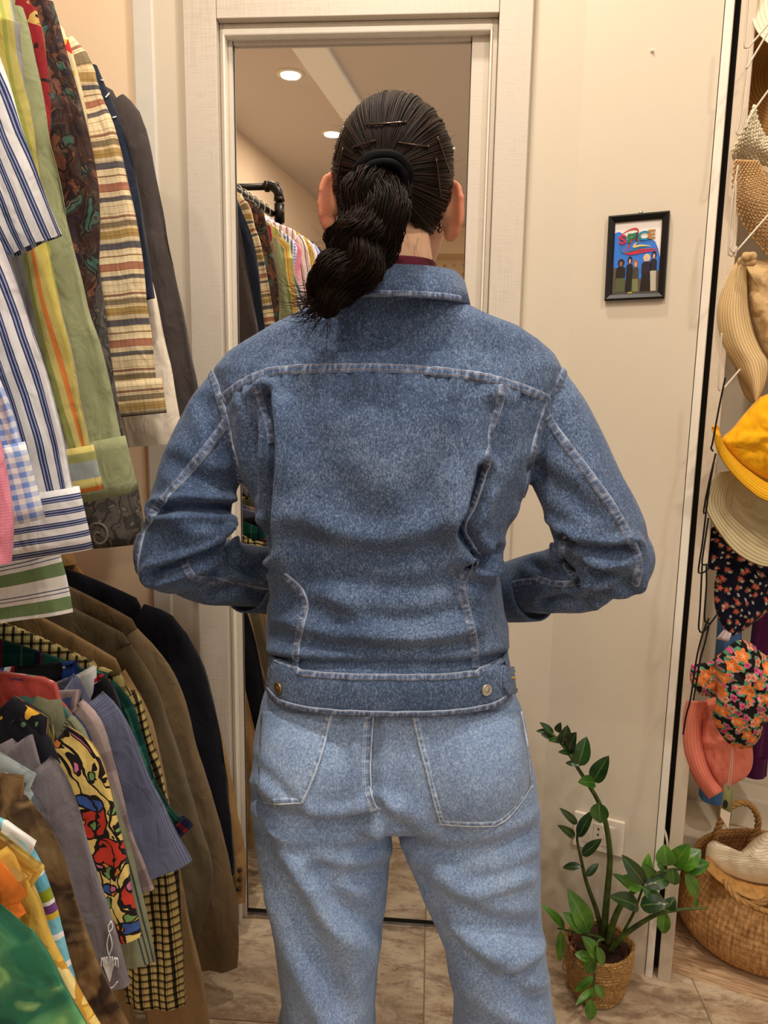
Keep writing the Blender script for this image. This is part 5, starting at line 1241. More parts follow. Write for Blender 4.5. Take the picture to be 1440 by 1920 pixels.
LEAVES = [(150, 515, 82, 452, 34, 0), (150, 500, 65, 495, 26, 0), (155, 520, 88, 512, 36, 0), (168, 500, 186, 452, 34, 0), (175, 545, 125, 543, 34, 0), (190, 550, 218, 465, 62, 0), (225, 600, 262, 500, 72, 0), (232, 605, 172, 598, 28, 0),
          (270, 665, 312, 522, 80, 0), (275, 662, 208, 650, 30, 0), (342, 742, 420, 615, 76, 0), (352, 748, 268, 745, 60, 2), (372, 842, 378, 942, 84, 2), (265, 948, 178, 868, 36, 0), (255, 1012, 168, 952, 40, 0), (270, 1012, 346, 880, 56, 0),
          (290, 1102, 386, 1020, 50, 0), (285, 1152, 194, 1160, 38, 0), (310, 1202, 370, 1138, 36, 0), (592, 1238, 482, 1096, 72, 0), (582, 1255, 462, 1212, 74, 1), (520, 1252, 435, 1190, 40, 2), (600, 1212, 613, 1090, 50, 1), (650, 1190, 584, 1135, 30, 2),
          (600, 1245, 724, 1205, 76, 0), (692, 1168, 652, 1140, 34, 2), (700, 1152, 690, 1045, 90, 1), (765, 1165, 868, 1072, 88, 1), (735, 1150, 815, 1042, 80, 1), (780, 1172, 910, 1138, 78, 1), (730, 1160, 738, 1245, 64, 2), (790, 1192, 850, 1312, 72, 1), (840, 1312, 846, 1352, 24, 1),
          (566, 1352, 420, 1300, 80, 0), (580, 1250, 702, 1362, 58, 2), (572, 1345, 712, 1335, 84, 0), (702, 1362, 742, 1305, 56, 0), (692, 1372, 684, 1482, 62, 1), (205, 1455, 90, 1338, 42, 1), (322, 1475, 218, 1262, 100, 1), (300, 1470, 195, 1376, 66, 1), (185, 1465, 180, 1616, 46, 1),
          (362, 1592, 288, 1494, 66, 1), (332, 1602, 252, 1580, 48, 1), (352, 1592, 308, 1672, 58, 1), (360, 1545, 388, 1642, 46, 1), (345, 1690, 252, 1762, 36, 1), (350, 1730, 394, 1792, 36, 1), (345, 1742, 330, 1802, 26, 1), (335, 1752, 258, 1828, 28, 1), (330, 1800, 330, 1902, 54, 1)]
for x0, y0, x1, y1, w, mi in LEAVES:
    A_, B_ = ra(x0, y0), ra(x1, y1); low = y0 > 1480
    Yb = (1.36 if low and x0 > 280 else 1.43 if x0 < 450 else 1.40); Yb += PR.uniform(-.006, .006); dY = PR.uniform(-.03, .012)
    P0, P1 = at(*A_, Yb), at(*B_, Yb + dY); d = P1 - P0; L = d.length; d.normalize()
    vw = (CAM - P0).normalized(); nn = (vw + Vector((PR.uniform(-.35, .35), 0, PR.uniform(0, .5)))); nn = (nn - d * nn.dot(d)).normalized(); sd_ = d.cross(nn)
    hw_ = w / 2.596 / 1400 * 1.55 / 2 * 1.06; vs, fs, uv = [], [], []
    for i in range(10):
        s = i / 9; ww = hw_ * (math.sin(math.pi * min(1, s ** .78)) ** .72 if 0 < s < 1 else .02); bend = .13 * L * math.sin(math.pi * s) 
        for k in range(7):
            u = (k - 3) / 3; vs.append(P0 + d * (L * s) + sd_ * (u * ww) + nn * (bend * .5 + abs(u) * ww * .28)); uv.append((k / 6, s))
    for i in range(9):
        for k in range(6): fs.append((i * 7 + k, i * 7 + k + 1, (i + 1) * 7 + k + 1, (i + 1) * 7 + k))
    reparent(mesh('leaf', vs, fs, LM[mi], None, True, uv), plant)
# twine hanging off the pot
mb = MB(); q = spline([ra(*p) for p in ((255, 1500), (235, 1520), (215, 1580), (195, 1640), (215, 1662), (245, 1640), (255, 1580), (250, 1520), (225, 1550), (240, 1600), (258, 1540))], 50)
mb.tube([at(x, y, 1.40 + .01 * math.sin(i * .3)) for i, (x, y) in enumerate(q)], .0013, 6); mb.build('twine', plain('brown twine', C(110, 72, 44), .9), rep=plant)

# ---- basket
bx0, by0 = .925, 1.60
bk = thing('wicker_basket', (bx0, by0, .0045), 'large round woven seagrass basket with rope handles under the hats', 'basket')
t = NT('woven seagrass'); uv = t.coord('UV'); ck = t.n('TexChecker', {'Vector': t.map(uv, (95, 95, 1), (0, 0, .785)), 'Scale': 1.0}, out=1); g = t.noise(t.map(uv, (160, 40, 1), (0, 0, .785)), 1, 3); g2 = t.noise(t.coord(), 9, 3)
col_ = t.mix(ck, t.ramp(g, [(.3, C(152, 108, 62)), (.7, C(206, 160, 104))]), t.ramp(g, [(.3, C(132, 90, 50)), (.7, C(184, 138, 84))]))
M_WICK = t.done(t.mix(1.0, col_, t.ramp(g2, [(.3, (.8,) * 3 + (1,)), (.7, (1.12,) * 3 + (1,))]), 'MULTIPLY'), .75, t.bump(t.math('ADD', g, ck), .35, .0015), 0, .3)
prof = spline([(.12, .0045), (.165, .02), (.195, .055), (.203, .095), (.196, .135), (.18, .17), (.166, .198)], 46)
NTH = 180; vs, fs, uv = [], [], []
def bask(r_, z, a_, inner=False):
    sag = -.03 * max(0, -math.sin(a_ - .4)) * max(0, (z - .1) / .1)
    return (bx0 + r_ * math.cos(a_), by0 + r_ * .86 * math.sin(a_), z + sag)
for i, (r_, z) in enumerate(prof):
    for k in range(NTH):
        a_ = 2 * math.pi * k / NTH; bump_ = .0016 * math.sin(i * 2.1 + k * 1.05) * math.sin(i * 2.1 - k * 1.05)
        vs.append(bask(r_ + bump_, z, a_)); uv.append((a_ * .2, i / 45 * .25))
for i in range(45):
    for k in range(NTH): q = (k + 1) % NTH; fs.append((i * NTH + k, i * NTH + q, (i + 1) * NTH + q, (i + 1) * NTH + k))
fs.append(tuple(range(NTH - 1, -1, -1)))
o = reparent(mesh('woven_body', vs, fs, M_WICK, None, True, uv), bk); m = o.modifiers.new('thick', 'SOLIDIFY'); m.thickness = .006; m.offset = -1
M_ROPE2 = plain('twisted seagrass rope', C(178, 134, 78), .85, var=.2, scale=90, bump=.5)
def rope(name, path, r_, rep, tw=130, mat=M_ROPE2, closed=False):
    """two twisted strands"""
    P = [Vector(p) for p in path]; n = len(P); mb = MB()
    for ph0 in (0, 2.094, 4.188):
        pts = []; L = 0
        for i in range(n):
            t_ = (P[min(i + 1, n - 1)] - P[max(i - 1, 0)]).normalized(); nb = t_.cross(Vector((.31, .9, .3))).normalized(); nb2 = t_.cross(nb)
            if i: L += (P[i] - P[i - 1]).length
            a_ = L * tw + ph0; pts.append(P[i] + nb * (r_ * .55 * math.cos(a_)) + nb2 * (r_ * .55 * math.sin(a_)))
        mb.tube(pts, r_ * .58, 6)
    return mb.build(name, mat, rep=rep)
rope('rim', [bask(.167, .2, 2 * math.pi * k / 240) for k in range(241)], .006, bk, 160)
def p3d(path, n): return [at(x, y, Y) for x, y, Y in spline(path, n)]
rope('handle', p3d([(1335, 1600, 1.70), (1345, 1556, 1.70), (1364, 1518, 1.69), (1392, 1505, 1.685), (1414, 1518, 1.69), (1421, 1548, 1.70), (1404, 1588, 1.71)], 70), .0075, bk)
rope('handle', p3d([(1360, 1648, 1.46), (1368, 1668, 1.44), (1392, 1690, 1.42), (1424, 1694, 1.41), (1462, 1668, 1.42)], 70), .0065, bk)

# ---- generic pieces for soft hats
def strip(name, outer, inner, Yo, Yi, mat, rep, n=40, m=9, bow=.012, rib=0, thick=.003, ph=0):
    A_, B_ = spline(outer, n), spline(inner, n); vs, fs, uv = [], [], []
    for i in range(n):
        s = i / (n - 1)
        for k in range(m):
            u = k / (m - 1); x = A_[i][0] + (B_[i][0] - A_[i][0]) * u; y = A_[i][1] + (B_[i][1] - A_[i][1]) * u
            Y = Yo + (Yi - Yo) * u - bow * math.sin(math.pi * u) + .006 * math.sin(5 * s + ph) + (rib * (1 if k % 2 else -1))
            vs.append(at(x, y, Y)); uv.append((s * .3, u * .06))
    for i in range(n - 1):
        for k in range(m - 1): fs.append((i * m + k, i * m + k + 1, (i + 1) * m + k + 1, (i + 1) * m + k))
    o = reparent(mesh(name, vs, fs, mat, None, True, uv), rep); md = o.modifiers.new('thick', 'SOLIDIFY'); md.thickness = thick; md.offset = 0
    return o
def puff(name, outline, Y, depth, mat, rep, wr=.004, back=True, n=90, rings=12, seed=0.0, pw_=.55):
    q = spline(outline + [outline[0]], n + 1)[:-1]; cx = sum(p[0] for p in q) / n; cy = sum(p[1] for p in q) / n; vs, fs, uv = [], [], []
    lay = [(1 - j / rings, -1) for j in range(rings)] + [(0.0, -1)]
    def layer(f, sg):
        h = depth * (1 - f * f) ** pw_
        for x, y in q:
            X, Y_ = cx + (x - cx) * f, cy + (y - cy) * f
            wv_ = wr * mnoise.noise(Vector((X * .035 + seed, Y_ * .03, seed))) * (1 - f ** 6) + wr * .5 * mnoise.noise(Vector((X * .09 + seed, Y_ * .08, seed + 3)))* (1 - f ** 6)
            p = at(X, Y_, Y + sg * h + wv_); vs.append(p); uv.append((p.x, p.z))
    for j in range(rings + 1): layer(max(1 - j / rings, .001), -1)
    nf = len(vs)
    for j in range(rings):
        for k in range(n): kk = (k + 1) % n; fs.append((j * n + k, j * n + kk, (j + 1) * n + kk, (j + 1) * n + k))
    if back:
        b0_ = len(vs)
        for j in range(1, rings + 1): layer(max(1 - j / rings, .001), .6)
        prev = 0
        for j in range(rings):
            cur = b0_ + j * n
            for k in range(n): kk = (k + 1) % n; fs.append((prev + kk, prev + k, cur + k, cur + kk))
            prev = cur
    return reparent(mesh(name, vs, fs, mat, None, True, uv), rep)
def hat(label, loc, name='sun_hat'): return thing(name, at(*loc), label, 'hat', 'hats hung in the niche')
def strawmat(name, c0_, c1_, per=.0055, bump=.5):
    t = NT(name); uv = t.coord('UV'); s = t.n('SeparateXYZ', {0: uv}).node
    w = t.math('FRACT', t.math('DIVIDE', s.outputs[1], per)); n_ = t.noise(t.map(uv, (500, 900, 1)), 1, 2)
    f = t.math('ADD', t.math('MULTIPLY', t.math('ABSOLUTE', t.math('SUBTRACT', w, .5)), 1.4), t.math('MULTIPLY', n_, .4))
    return t.done(t.ramp(f, [(.25, c1_), (.6, c1_), (.85, c0_)]), .75, t.bump(f, bump, .0015), 0, .3)
def revolve_hat(name, label, cpx, axis, prof, mat, Yc, rib=.0012, wob=.004, crown_mat=None):
    th = hat(label, (cpx[0], cpx[1], Yc), name); c = at(cpx[0], cpx[1], Yc); q = Vector(axis).normalized().to_track_quat('Z', 'Y'); pr = spline(prof, 70); vs, fs, uv = [], [], []; L = 0
    for i, (r_, z) in enumerate(pr):
        if i: L += math.dist(pr[i], pr[i - 1])
        for k in range(72):
            a_ = 2 * math.pi * k / 72; zz = z + wob * math.sin(3 * a_ + 1) * (r_ / .15) ** 2 + rib * (i % 2)
            vs.append(c + q @ Vector((r_ * math.cos(a_), r_ * math.sin(a_), zz))); uv.append((a_ * .1, L))
    for i in range(69):
        for k in range(72): kk = (k + 1) % 72; fs.append((i * 72 + k, i * 72 + kk, (i + 1) * 72 + kk, (i + 1) * 72 + k))
    o = reparent(mesh('straw_body', vs, fs, mat, None, True, uv), th); md = o.modifiers.new('thick', 'SOLIDIFY'); md.thickness = .0025
    return th
M_STRAWO = strawmat('orange tan straw', C(150, 104, 48), C(206, 158, 92), .006)
M_STRAWB = strawmat('beige paper straw', C(176, 140, 92), C(226, 196, 144), .0048)
M_KNIT = strawmat('cream knit cotton', C(200, 180, 146), C(236, 222, 194), .007)
BRIM = [(.158, -.004), (.12, 0), (.092, .004), (.086, .02), (.08, .07), (.06, .092), (.03, .098), (.002, .099)]
revolve_hat('straw_hat', 'orange tan ribbed straw hat at the top right, topmost of the hats', (1526, 130), (-.3, -.75, .3), BRIM, M_STRAWO, 1.56)
revolve_hat('knit_hat', 'cream ribbed knit hat in the top right corner', (1560, -10), (-.25, -.9, .35), [(r_ * .82, z) for r_, z in BRIM], M_KNIT, 1.44)
# crochet hat: openwork built as crossing loops of yarn
h2 = hat('white and tan openwork crochet hat above the beige straw hat', (1440, 330, 1.46), 'crochet_hat')
M_YARN = plain('white cotton yarn', C(232, 220, 190), .85, var=.1, scale=200); M_YARNT = plain('tan cotton yarn', C(206, 166, 112), .85, var=.1, scale=200)
def lace(name, outer, inner, Yo, Yi, mat, rows, waves, r_=.0016):
    A_, B_ = spline(outer, 60), spline(inner, 60); mb = MB()
    for j in range(rows + 1):
        u = j / rows; pts = []
        for i in range(60 * 4):
            f = i / 4; i0 = min(int(f), 58); g_ = min(f - i0, 1); a_ = np.array(A_[i0]) * (1 - g_) + np.array(A_[i0 + 1]) * g_; b_ = np.array(B_[i0]) * (1 - g_) + np.array(B_[i0 + 1]) * g_
            w_ = u + (.46 / rows) * math.sin(i / 239 * waves * 6.283 + j * math.pi); p_ = a_ + (b_ - a_) * w_
            pts.append(at(p_[0], p_[1], Yo + (Yi - Yo) * u - .02 * math.sin(math.pi * u) + .002 * math.cos(i * 1.1)))
        mb.tube(pts, r_ * (1.5 if j in (0, rows) else 1), 5)
    o = mb.build(name, mat, rep=h2); o['kind'] = 'stuff'; return o
lace('crochet_brim', [(1414, 198), (1421, 232), (1442, 264), (1500, 292)], [(1384, 262), (1376, 288), (1420, 302), (1500, 335)], 1.43, 1.47, M_YARN, 13, 16, .0019)
lace('crochet_crown', [(1380, 300), (1376, 350), (1388, 400), (1412, 442), (1450, 486)], [(1420, 302), (1432, 330), (1450, 360), (1480, 390), (1520, 420)], 1.455, 1.425, M_YARNT, 15, 20, .0017)
puff('lining', [(1392, 296), (1384, 350), (1398, 400), (1440, 450), (1510, 460), (1520, 360), (1450, 305)], 1.49, .012, plain('crochet lining', C(226, 200, 160), .9), h2, .003, False)
# beige straw hat with wrapped cloth
h3 = hat('beige straw hat with cloth band and knot, above the yellow hat', (1420, 600, 1.45), 'straw_hat')
strip('brim', [(1393, 480), (1372, 506), (1353, 552), (1346, 592), (1355, 642), (1380, 690), (1404, 726), (1417, 754)], [(1397, 490), (1399, 530), (1402, 575), (1412, 622), (1426, 656), (1440, 682), (1434, 720), (1419, 754)], 1.47, 1.445, M_STRAWB, h3, 50, 17, .03, .0008)
strip('brim_underside', [(1380, 690), (1390, 725), (1402, 748), (1418, 757)], [(1384, 688), (1400, 716), (1412, 738), (1420, 755)], 1.495, 1.475, M_STRAWB, h3, 20, 5, .004)
M_BAND = cloth('tan jersey band', C(206, 172, 122))
puff('cloth_band', [(1394, 492), (1420, 488), (1470, 492), (1510, 560), (1510, 660), (1470, 700), (1440, 684), (1424, 650), (1408, 606), (1399, 550)], 1.48, .045, M_BAND, h3, .014, True, seed=2.0)
mb = MB(); mb.tube([at(x, y, Y) for x, y, Y in spline([(1390, 492, 1.44), (1398, 482, 1.42), (1406, 478, 1.415), (1413, 486, 1.42), (1405, 494, 1.42), (1396, 488, 1.43)], 30)], [.007 + .002 * math.sin(i) for i in range(30)], 10); mb.build('knot', M_BAND, rep=h3)
# yellow bucket hat
M_YELH = cloth('sun yellow cotton', C(240, 174, 22)); M_YELB = strawmat('stitched yellow brim', C(206, 140, 14), C(244, 184, 30), .0085, .8)
h4 = hat('sun yellow bucket hat with stitched brim', (1430, 840, 1.44), 'bucket_hat')
puff('crown', [(1426, 744), (1404, 766), (1374, 802), (1352, 828), (1380, 862), (1412, 888), (1450, 908), (1520, 926), (1560, 850), (1530, 760), (1480, 728)], 1.412, .036, M_YELH, h4, .012, True, seed=4.0)
strip('brim', [(1338, 806), (1344, 840), (1364, 876), (1400, 914), (1442, 940), (1530, 956)], [(1351, 822), (1362, 842), (1384, 866), (1414, 890), (1447, 908), (1530, 926)], 1.385, 1.40, M_YELB, h4, 40, 13, .006, .0006)
strip('brim_flap', [(1335, 800), (1336, 808), (1340, 816)], [(1344, 797), (1349, 808), (1352, 820)], 1.41, 1.42, M_YELH, h4, 10, 5, .003)
# khaki bucket hat seen from below
M_KHH = cloth('khaki canvas', C(188, 172, 132)); M_KHB = strawmat('stitched khaki brim', C(150, 134, 96), C(198, 182, 142), .0085, .8)
h5 = hat('khaki canvas bucket hat turned to show its inside', (1430, 970, 1.47), 'bucket_hat')
strip('brim', [(1350, 884), (1330, 912), (1322, 945), (1340, 985), (1374, 1030), (1412, 1055), (1450, 1062), (1540, 1050)], [(1392, 882), (1368, 905), (1360, 940), (1368, 962), (1398, 990), (1436, 1018), (1470, 1030), (1540, 1022)], 1.43, 1.455, M_KHB, h5, 50, 15, .004, .0006)
puff('crown_inside', [(1392, 880), (1366, 906), (1360, 942), (1370, 964), (1400, 992), (1438, 1020), (1480, 1032), (1560, 1010), (1560, 900), (1460, 868)], 1.457, -.045, M_KHH, h5, .006, False, seed=6.0, pw_=.5)
# navy floral hat, squashed
def ditsy(name, ground, cols, scale, leafc):
    t = NT(name); uv = t.coord('UV'); c = ground; nz_ = t.noise(uv, scale * 2.2, 2, out=1)
    for i, (col, sc, thr, cen_) in enumerate(cols):
        off = t.n('VectorMath', {0: t.map(uv, loc=(1.3 * i, .7 * i, 0)), 1: t.n('VectorMath', {0: nz_, 'Scale': .25 / scale}, operation='SCALE')}, operation='ADD')
        nd = t.n('TexVoronoi', {'Vector': off, 'Scale': scale * sc, 'Randomness': .85}, voronoi_dimensions='2D').node
        dx = t.n('VectorMath', {0: off, 1: nd.outputs['Position']}, operation='SUBTRACT'); s_ = t.n('SeparateXYZ', {0: dx}).node
        an = t.math('ARCTAN2', s_.outputs[1], s_.outputs[0]); pet = t.math('MULTIPLY', t.math('COSINE', t.math('MULTIPLY', an, 5.0)), thr * .22)
        d = t.math('SUBTRACT', nd.outputs['Distance'], pet)
        if leafc: c = t.mix(t.ramp(t.math('SUBTRACT', nd.outputs['Distance'], t.math('MULTIPLY', t.math('COSINE', t.math('MULTIPLY', an, 3.0)), thr * .5)), [(0, (1, 1, 1, 1)), (thr * 1.05, (0, 0, 0, 1))], 'CONSTANT'), c, leafc)
        c = t.mix(t.ramp(d, [(0, (1, 1, 1, 1)), (thr, (0, 0, 0, 1))], 'CONSTANT'), c, col)
        c = t.mix(t.ramp(d, [(0, (1, 1, 1, 1)), (thr * .33, (0, 0, 0, 1))], 'CONSTANT'), c, cen_)
    return t.done(c, .85, t.bump(t.noise(uv, 800, 1), .15, .0006), 0, .2)
M_NAVF = ditsy('navy ditsy floral', C(22, 22, 44), [(C(206, 92, 80), 46, .24, C(236, 160, 130)), (C(224, 226, 220), 52, .14, C(40, 40, 60))], 1.0, C(74, 96, 58))
M_ORF = ditsy('black bold floral', C(22, 18, 20), [(C(206, 84, 128), 44, .30, C(120, 40, 70)), (C(224, 150, 126), 34, .28, C(150, 70, 60)), (C(222, 118, 52), 25, .30, C(236, 170, 120))], 1.0, C(86, 138, 104))
h6 = hat('navy bucket hat with small red and white flowers, folded', (1390, 1090, 1.45), 'bucket_hat')
puff('brim', [(1332, 990), (1322, 1004), (1317, 1045), (1324, 1060), (1344, 1070), (1400, 1060), (1450, 1010), (1420, 985), (1370, 980)], 1.545, .018, M_NAVF, h6, .012, True, seed=8.0)
puff('crown', [(1346, 1062), (1339, 1100), (1341, 1140), (1352, 1168), (1370, 1192), (1400, 1178), (1440, 1150), (1530, 1110), (1530, 1020), (1450, 1005), (1390, 1030)], 1.55, .03, M_NAVF, h6, .018, True, seed=9.0)
mb = MB(); 
q0_, q1_ = at(1345, 1188, 1.43), at(1370, 1200, 1.43)
strip('care_tag', [(1358, 1180), (1372, 1188)], [(1343, 1198), (1366, 1203)], 1.54, 1.542, plain('white satin tag', C(230, 214, 214), .5), h6, 8, 4, .002, 0, .0006)
h7 = hat('black bucket hat with big orange and pink flowers', (1380, 1300, 1.44), 'bucket_hat')
puff('brim', [(1296, 1246), (1330, 1240), (1360, 1222), (1390, 1240), (1392, 1280), (1360, 1306), (1334, 1307), (1310, 1300), (1294, 1276)], 1.405, .016, M_ORF, h7, .010, True, seed=11.0)
puff('crown', [(1340, 1240), (1362, 1215), (1386, 1200), (1412, 1208), (1436, 1228), (1500, 1250), (1510, 1320), (1440, 1352), (1424, 1385), (1404, 1404), (1372, 1398), (1348, 1372), (1336, 1345), (1344, 1300)], 1.385, .04, M_ORF, h7, .016, True, seed=12.0)
M_COR = cloth('coral pink muslin', C(236, 134, 112)); 
h8 = hat('coral pink muslin bucket hat with a price tag, lowest of the hats', (1350, 1400, 1.4820), 'bucket_hat')
M_CORB = strawmat('stitched coral brim', C(222, 116, 94), C(238, 138, 116), .0085, .5)
strip('brim', [(1288, 1314), (1281, 1350), (1280, 1392), (1288, 1428), (1306, 1466), (1330, 1497)], [(1326, 1316), (1316, 1350), (1316, 1392), (1324, 1430), (1338, 1460), (1356, 1482)], 1.4720, 1.4620, M_CORB, h8, 40, 9, .016, .0003)
puff('crown', [(1322, 1312), (1360, 1306), (1400, 1330), (1408, 1380), (1412, 1428), (1400, 1456), (1372, 1472), (1350, 1486), (1334, 1462), (1318, 1425), (1312, 1380), (1314, 1345)], 1.4820, .04, M_COR, h8, .016, True, seed=14.0)
tagt = reparent(mesh('price_tag', [at(*p) for p in ((1358, 1468, 1.4470), (1375, 1482, 1.4440), (1371, 1530, 1.4440), (1366, 1556, 1.4450), (1350, 1530, 1.4480), (1354, 1500, 1.4480))], [(0, 1, 2, 3, 4, 5)], plain('olive card tag', C(132, 130, 80), .6)), h8)
md = tagt.modifiers.new('thick', 'SOLIDIFY'); md.thickness = .0008
reparent(mesh('tag_panel', [at(*p) for p in ((1352, 1515, 1.4455), (1370, 1524, 1.4425), (1366, 1555, 1.4435), (1350, 1530, 1.4465))], [(0, 1, 2, 3)], plain('white card', C(222, 206, 184), .6)), h8)
v_ = [at(1360 + 5 * math.cos(a_), 1508 + 8 * math.sin(a_), 1.4445) for a_ in np.linspace(0, 6.28, 15)[:-1]]; reparent(mesh('tag_mark', v_, [tuple(range(14))], M_BLACK), h8)
mb = MB()
for dx in (0, 4): mb.tube([at(x, y, Y) for x, y, Y in spline([(1372 + dx * .6, 1404, 1.4270), (1369 + dx, 1440, 1.4320), (1364 + dx, 1476, 1.4420)], 10)], .0007, 5)
mb.build('tag_string', plain('white string', C(236, 230, 220), .7), rep=h8)
# ---- wire chains the hats hang from
def chain(label, paths, Y, mat, r_, name='wire_hat_hanger'):
    th = thing(name, at(paths[0][0][0], paths[0][0][1], Y), label, 'hanger', 'wire hat hangers')
    for i, p in enumerate(paths):
        q = spline(p, 40); mb = MB(); mb.tube([at(x, y, Y - .003 * i) for x, y in q], r_, 7); mb.build('wire_loop', mat, rep=th)
chain('white wire hat hanger with long loops beside the straw hats', [[(1404, -20), (1396, 80), (1399, 89), (1404, 88), (1445, 40)], [(1402, 92), (1388, 218), (1381, 247), (1385, 253), (1392, 244), (1398, 200)], [(1440, 60), (1400, 128)], [(1470, 130), (1412, 210), (1398, 240)], [(1384, 310), (1372, 385), (1366, 470), (1370, 479), (1378, 474), (1450, 392)], [(1380, 340), (1376, 440), (1370, 466), (1376, 473), (1381, 462), (1378, 482)], [(1353, 625), (1347, 722), (1352, 730), (1358, 727), (1388, 692)]], 1.40, M_WWIRE, .0018)
rc = lambda x, y: (1260 + x / 5.05, 860 + y / 5.05); rd = lambda x, y: (1240 + x / 4.365, 1180 + y / 4.365)
chain('black wire hat hanger with long loops beside the bucket hats', [[(1360, 708), (1348, 765), (1336, 830), (1333, 840), (1337, 846)], [(1342, 850), rc(345, 250), rc(300, 500), rc(318, 510)], [rc(400, 10), rc(345, 330), rc(290, 780), rc(250, 1060), rc(275, 1086), rc(310, 1070), rc(350, 1035)], [rc(345, 560), rc(300, 860), rc(284, 985), rc(300, 1005), rc(350, 996)], [rc(285, 1010), rc(266, 1400), rc(253, 1610), rc(290, 1642), rc(340, 1590), rc(430, 1470)], [rc(325, 1010), rc(326, 1200), rc(308, 1500), rc(330, 1555), rc(358, 1560)], [rc(350, 1510), rc(290, 1660), rd(290, 230), rd(240, 560), rd(205, 700), rd(178, 860)], [rc(352, 1570), rc(310, 1750), rd(318, 250), rd(290, 420), rd(262, 580)]], 1.362, M_BWIRE, .0017)
# ---- clothes at the back of the niche
nr = thing('niche_rail', (1.05, 1.78, 1.72), 'black steel rail at the back of the hat niche', 'rail'); A_ = p3 + rn * .45 + rw * .06; B_ = A_ + rw * .8; A_.z = B_.z = 0
MB().tube([(A_.x, A_.y, 1.72), (B_.x, B_.y, 1.72)], .011, 12).build('tube', M_IRON, rep=nr)
for q in (A_, B_):
    MB().tube([(q.x, q.y, 1.72), (q.x + rn.x * .2, q.y + rn.y * .2, 1.72)], .009, 10).build('bracket', M_IRON, rep=nr)
def hung(name, label, cat, px, Y, mat, ztop, zbot, hw_, th_=.028):
    t0_ = min(np.linspace(0, 1, 400), key=lambda q_: abs(projn(np.array([tuple(A_.lerp(B_, q_) + Vector((0, 0, 1.1)))]))[0][0] - px)); Y = A_.lerp(B_, t0_).y; zbot = at(px, zbot, Y).z
    c = at(px, 1200, Y); c.x = A_.lerp(B_, t0_).x; t_ = thing(name, (c.x, Y, ztop), label, cat, 'clothes at the back of the niche'); vs, fs, uv = [], [], []
    for i in range(30):
        s = i / 29; z = ztop + (zbot - ztop) * s; w = hw_ * (.35 + .65 * min(1, s * 8))
        for k in range(28):
            a_ = 2 * math.pi * k / 28; vs.append((c.x + w * math.cos(a_) + .004 * math.sin(9 * s + px), Y + th_ * math.sin(a_) + .006 * math.sin(a_ * 5 + s * 4 + px), z)); uv.append((a_ * hw_, z))
    for i in range(29):
        for k in range(28): kk = (k + 1) % 28; fs.append((i * 28 + k, i * 28 + kk, (i + 1) * 28 + kk, (i + 1) * 28 + k))
    o = reparent(mesh('body', vs, fs, mat, None, True, uv), t_); 
    v_, f_, u_ = tube([(c.x, Y, zbot + .05), (c.x, Y, zbot - .005)], [(hw_ * 1.03, th_ * 1.1)] * 2, 28, False, False, (0, 1, 0)); reparent(mesh('hem_band', v_, f_, mat, None, True, u_), t_)
    MB().tube([Vector((c.x, Y, 1.72)) + rn * (.017 * math.cos(q_)) + Vector((0, 0, .017 * math.sin(q_))) for q_ in np.linspace(R(190), R(-40), 9)] + [(c.x, Y, 1.69), (c.x, Y, ztop - .01)], .002, 6).build('hook', M_STEEL, rep=t_)
yr = lambda px: 1.80
hung('sweater', 'blue cotton sweater sleeve hanging behind the coral hat', 'sweater', 1391, 1.80, cloth('denim blue jersey', C(78, 120, 172)), 1.16, 1496, .030)
hung('velvet_top', 'dark purple velvet garment behind the flowered hat at the right edge', 'garment', 1468, 1.76, cloth('purple velvet', C(74, 20, 64)), 1.685, 1448, .030)
hung('black_top', 'black garment behind the beige straw hat at the right edge', 'garment', 1560, 1.86, cloth('black jersey', C(22, 20, 22)), 1.685, 1000, .05)
# ---- hat lying in the basket
hb = thing('straw_hat', at(1420, 1640, 1.52), 'white woven straw hat with tan raffia brim lying in the basket', 'hat')
M_WSTR = strawmat('white paper weave', C(206, 190, 158), C(240, 228, 200), .006); M_RAF = plain('tan raffia', C(200, 150, 84), .7, var=.18, scale=60, bump=.3)
puff('crown', [(1322, 1612), (1326, 1584), (1340, 1576), (1362, 1592), (1378, 1602), (1396, 1590), (1416, 1572), (1450, 1560), (1520, 1590), (1520, 1660), (1440, 1662), (1390, 1652), (1350, 1636)], 1.55, .05, M_WSTR, hb, .008, True, seed=20.0)
strip('brim', [(1318, 1622), (1345, 1650), (1385, 1676), (1425, 1690), (1480, 1690), (1530, 1680)], [(1326, 1604), (1352, 1632), (1390, 1650), (1430, 1660), (1480, 1660), (1530, 1650)], 1.49, 1.53, M_RAF, hb, 40, 9, .006)
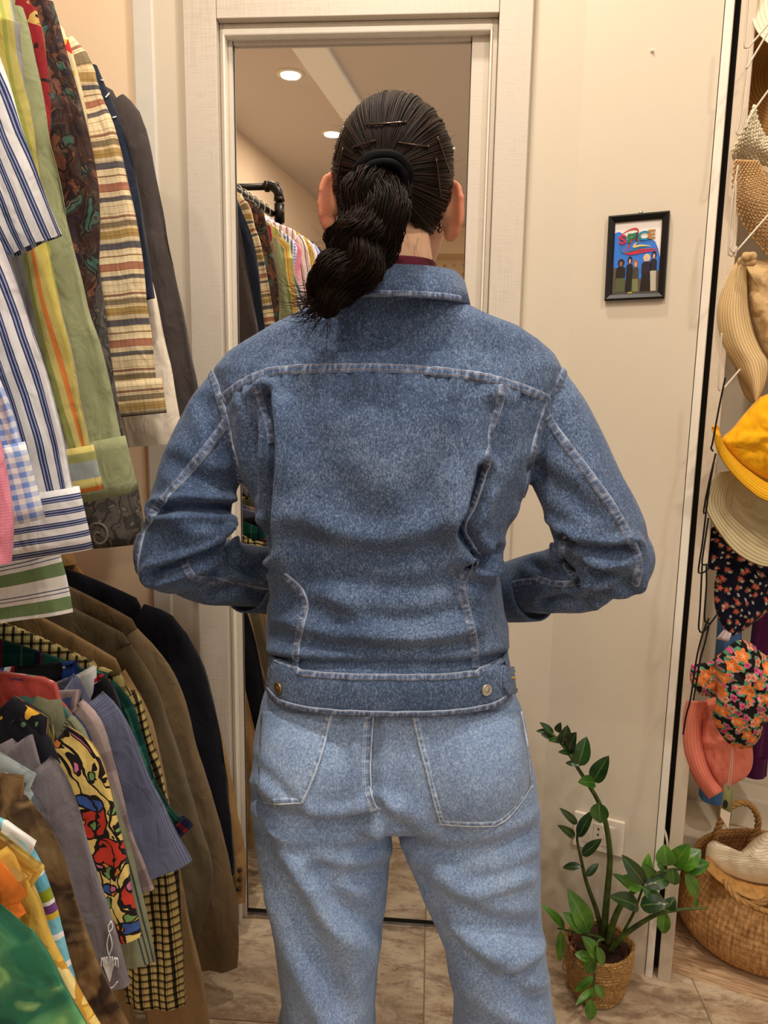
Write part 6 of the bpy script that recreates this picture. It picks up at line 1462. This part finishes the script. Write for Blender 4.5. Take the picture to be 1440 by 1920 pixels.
# ---- cable in the dark channel
cb = MB(); cb.tube([at(x, y, Y) for x, y, Y in spline([(1238, 1520, 1.52), (1241, 1545, 1.50), (1249, 1566, 1.49), (1253, 1600, 1.49), (1252, 1660, 1.50), (1248, 1740, 1.50)], 24)], .0028, 8)
tag(cb.build('cable', M_WHITEP), 'thin white cable coming out of the dark channel', 'cable')
# ---- second rack behind the photographer, seen in the mirror
rk = thing('clothes_rack', (-.25, -3.6, 0), 'black rack of clothes along the dotted wallpaper seen in the mirror', 'clothes rack')
for x in (-1.05, .3): MB().tube([(x, -3.7, 0), (x, -3.7, 1.92)], .013, 10).build('post', M_IRON, rep=rk)
MB().tube([(-1.05, -3.7, 1.92), (.3, -3.7, 1.92)], .013, 10).build('rail', M_IRON, rep=rk)
fc = [C(190, 120, 70), C(210, 170, 60), C(170, 60, 50), C(90, 100, 60), C(220, 190, 150), C(60, 70, 110), C(200, 90, 60), C(230, 210, 170)]
names = ['rust brown', 'mustard', 'brick red', 'olive', 'cream', 'slate blue', 'orange', 'ivory']
for i in range(16):
    x = -.97 + i * .08; Y = -3.7; t_ = thing('hanging_garment', (x, Y, 1.9), ('%s garment on the far rack, ' % names[i % 8]) + ('left half of the rail in the mirror' if i < 8 else 'right half of the rail in the mirror'), 'garment', 'clothes on the far rack')
    mt = cloth('far ' + names[i % 8], fc[i % 8]); vs, fs, uv = [], [], []
    for r in range(12):
        s = r / 11; z = 1.87 - .75 * s; d_ = .05 + .16 * min(1, s * 6)
        for k in range(16): a_ = 2 * math.pi * k / 16; vs.append((x + .026 * math.cos(a_), Y + d_ * math.sin(a_), z)); uv.append((a_ * .1, z))
    for r in range(11):
        for k in range(16): kk = (k + 1) % 16; fs.append((r * 16 + k, r * 16 + kk, (r + 1) * 16 + kk, (r + 1) * 16 + k))
    reparent(mesh('body', vs, fs, mt, None, True, uv), t_); MB().tube([(x, Y + .019 * math.cos(q_), 1.92 + .019 * math.sin(q_)) for q_ in np.linspace(R(190), R(-30), 9)] + [(x, Y, 1.865)], .002, 5).build('hook', M_STEEL, rep=t_)
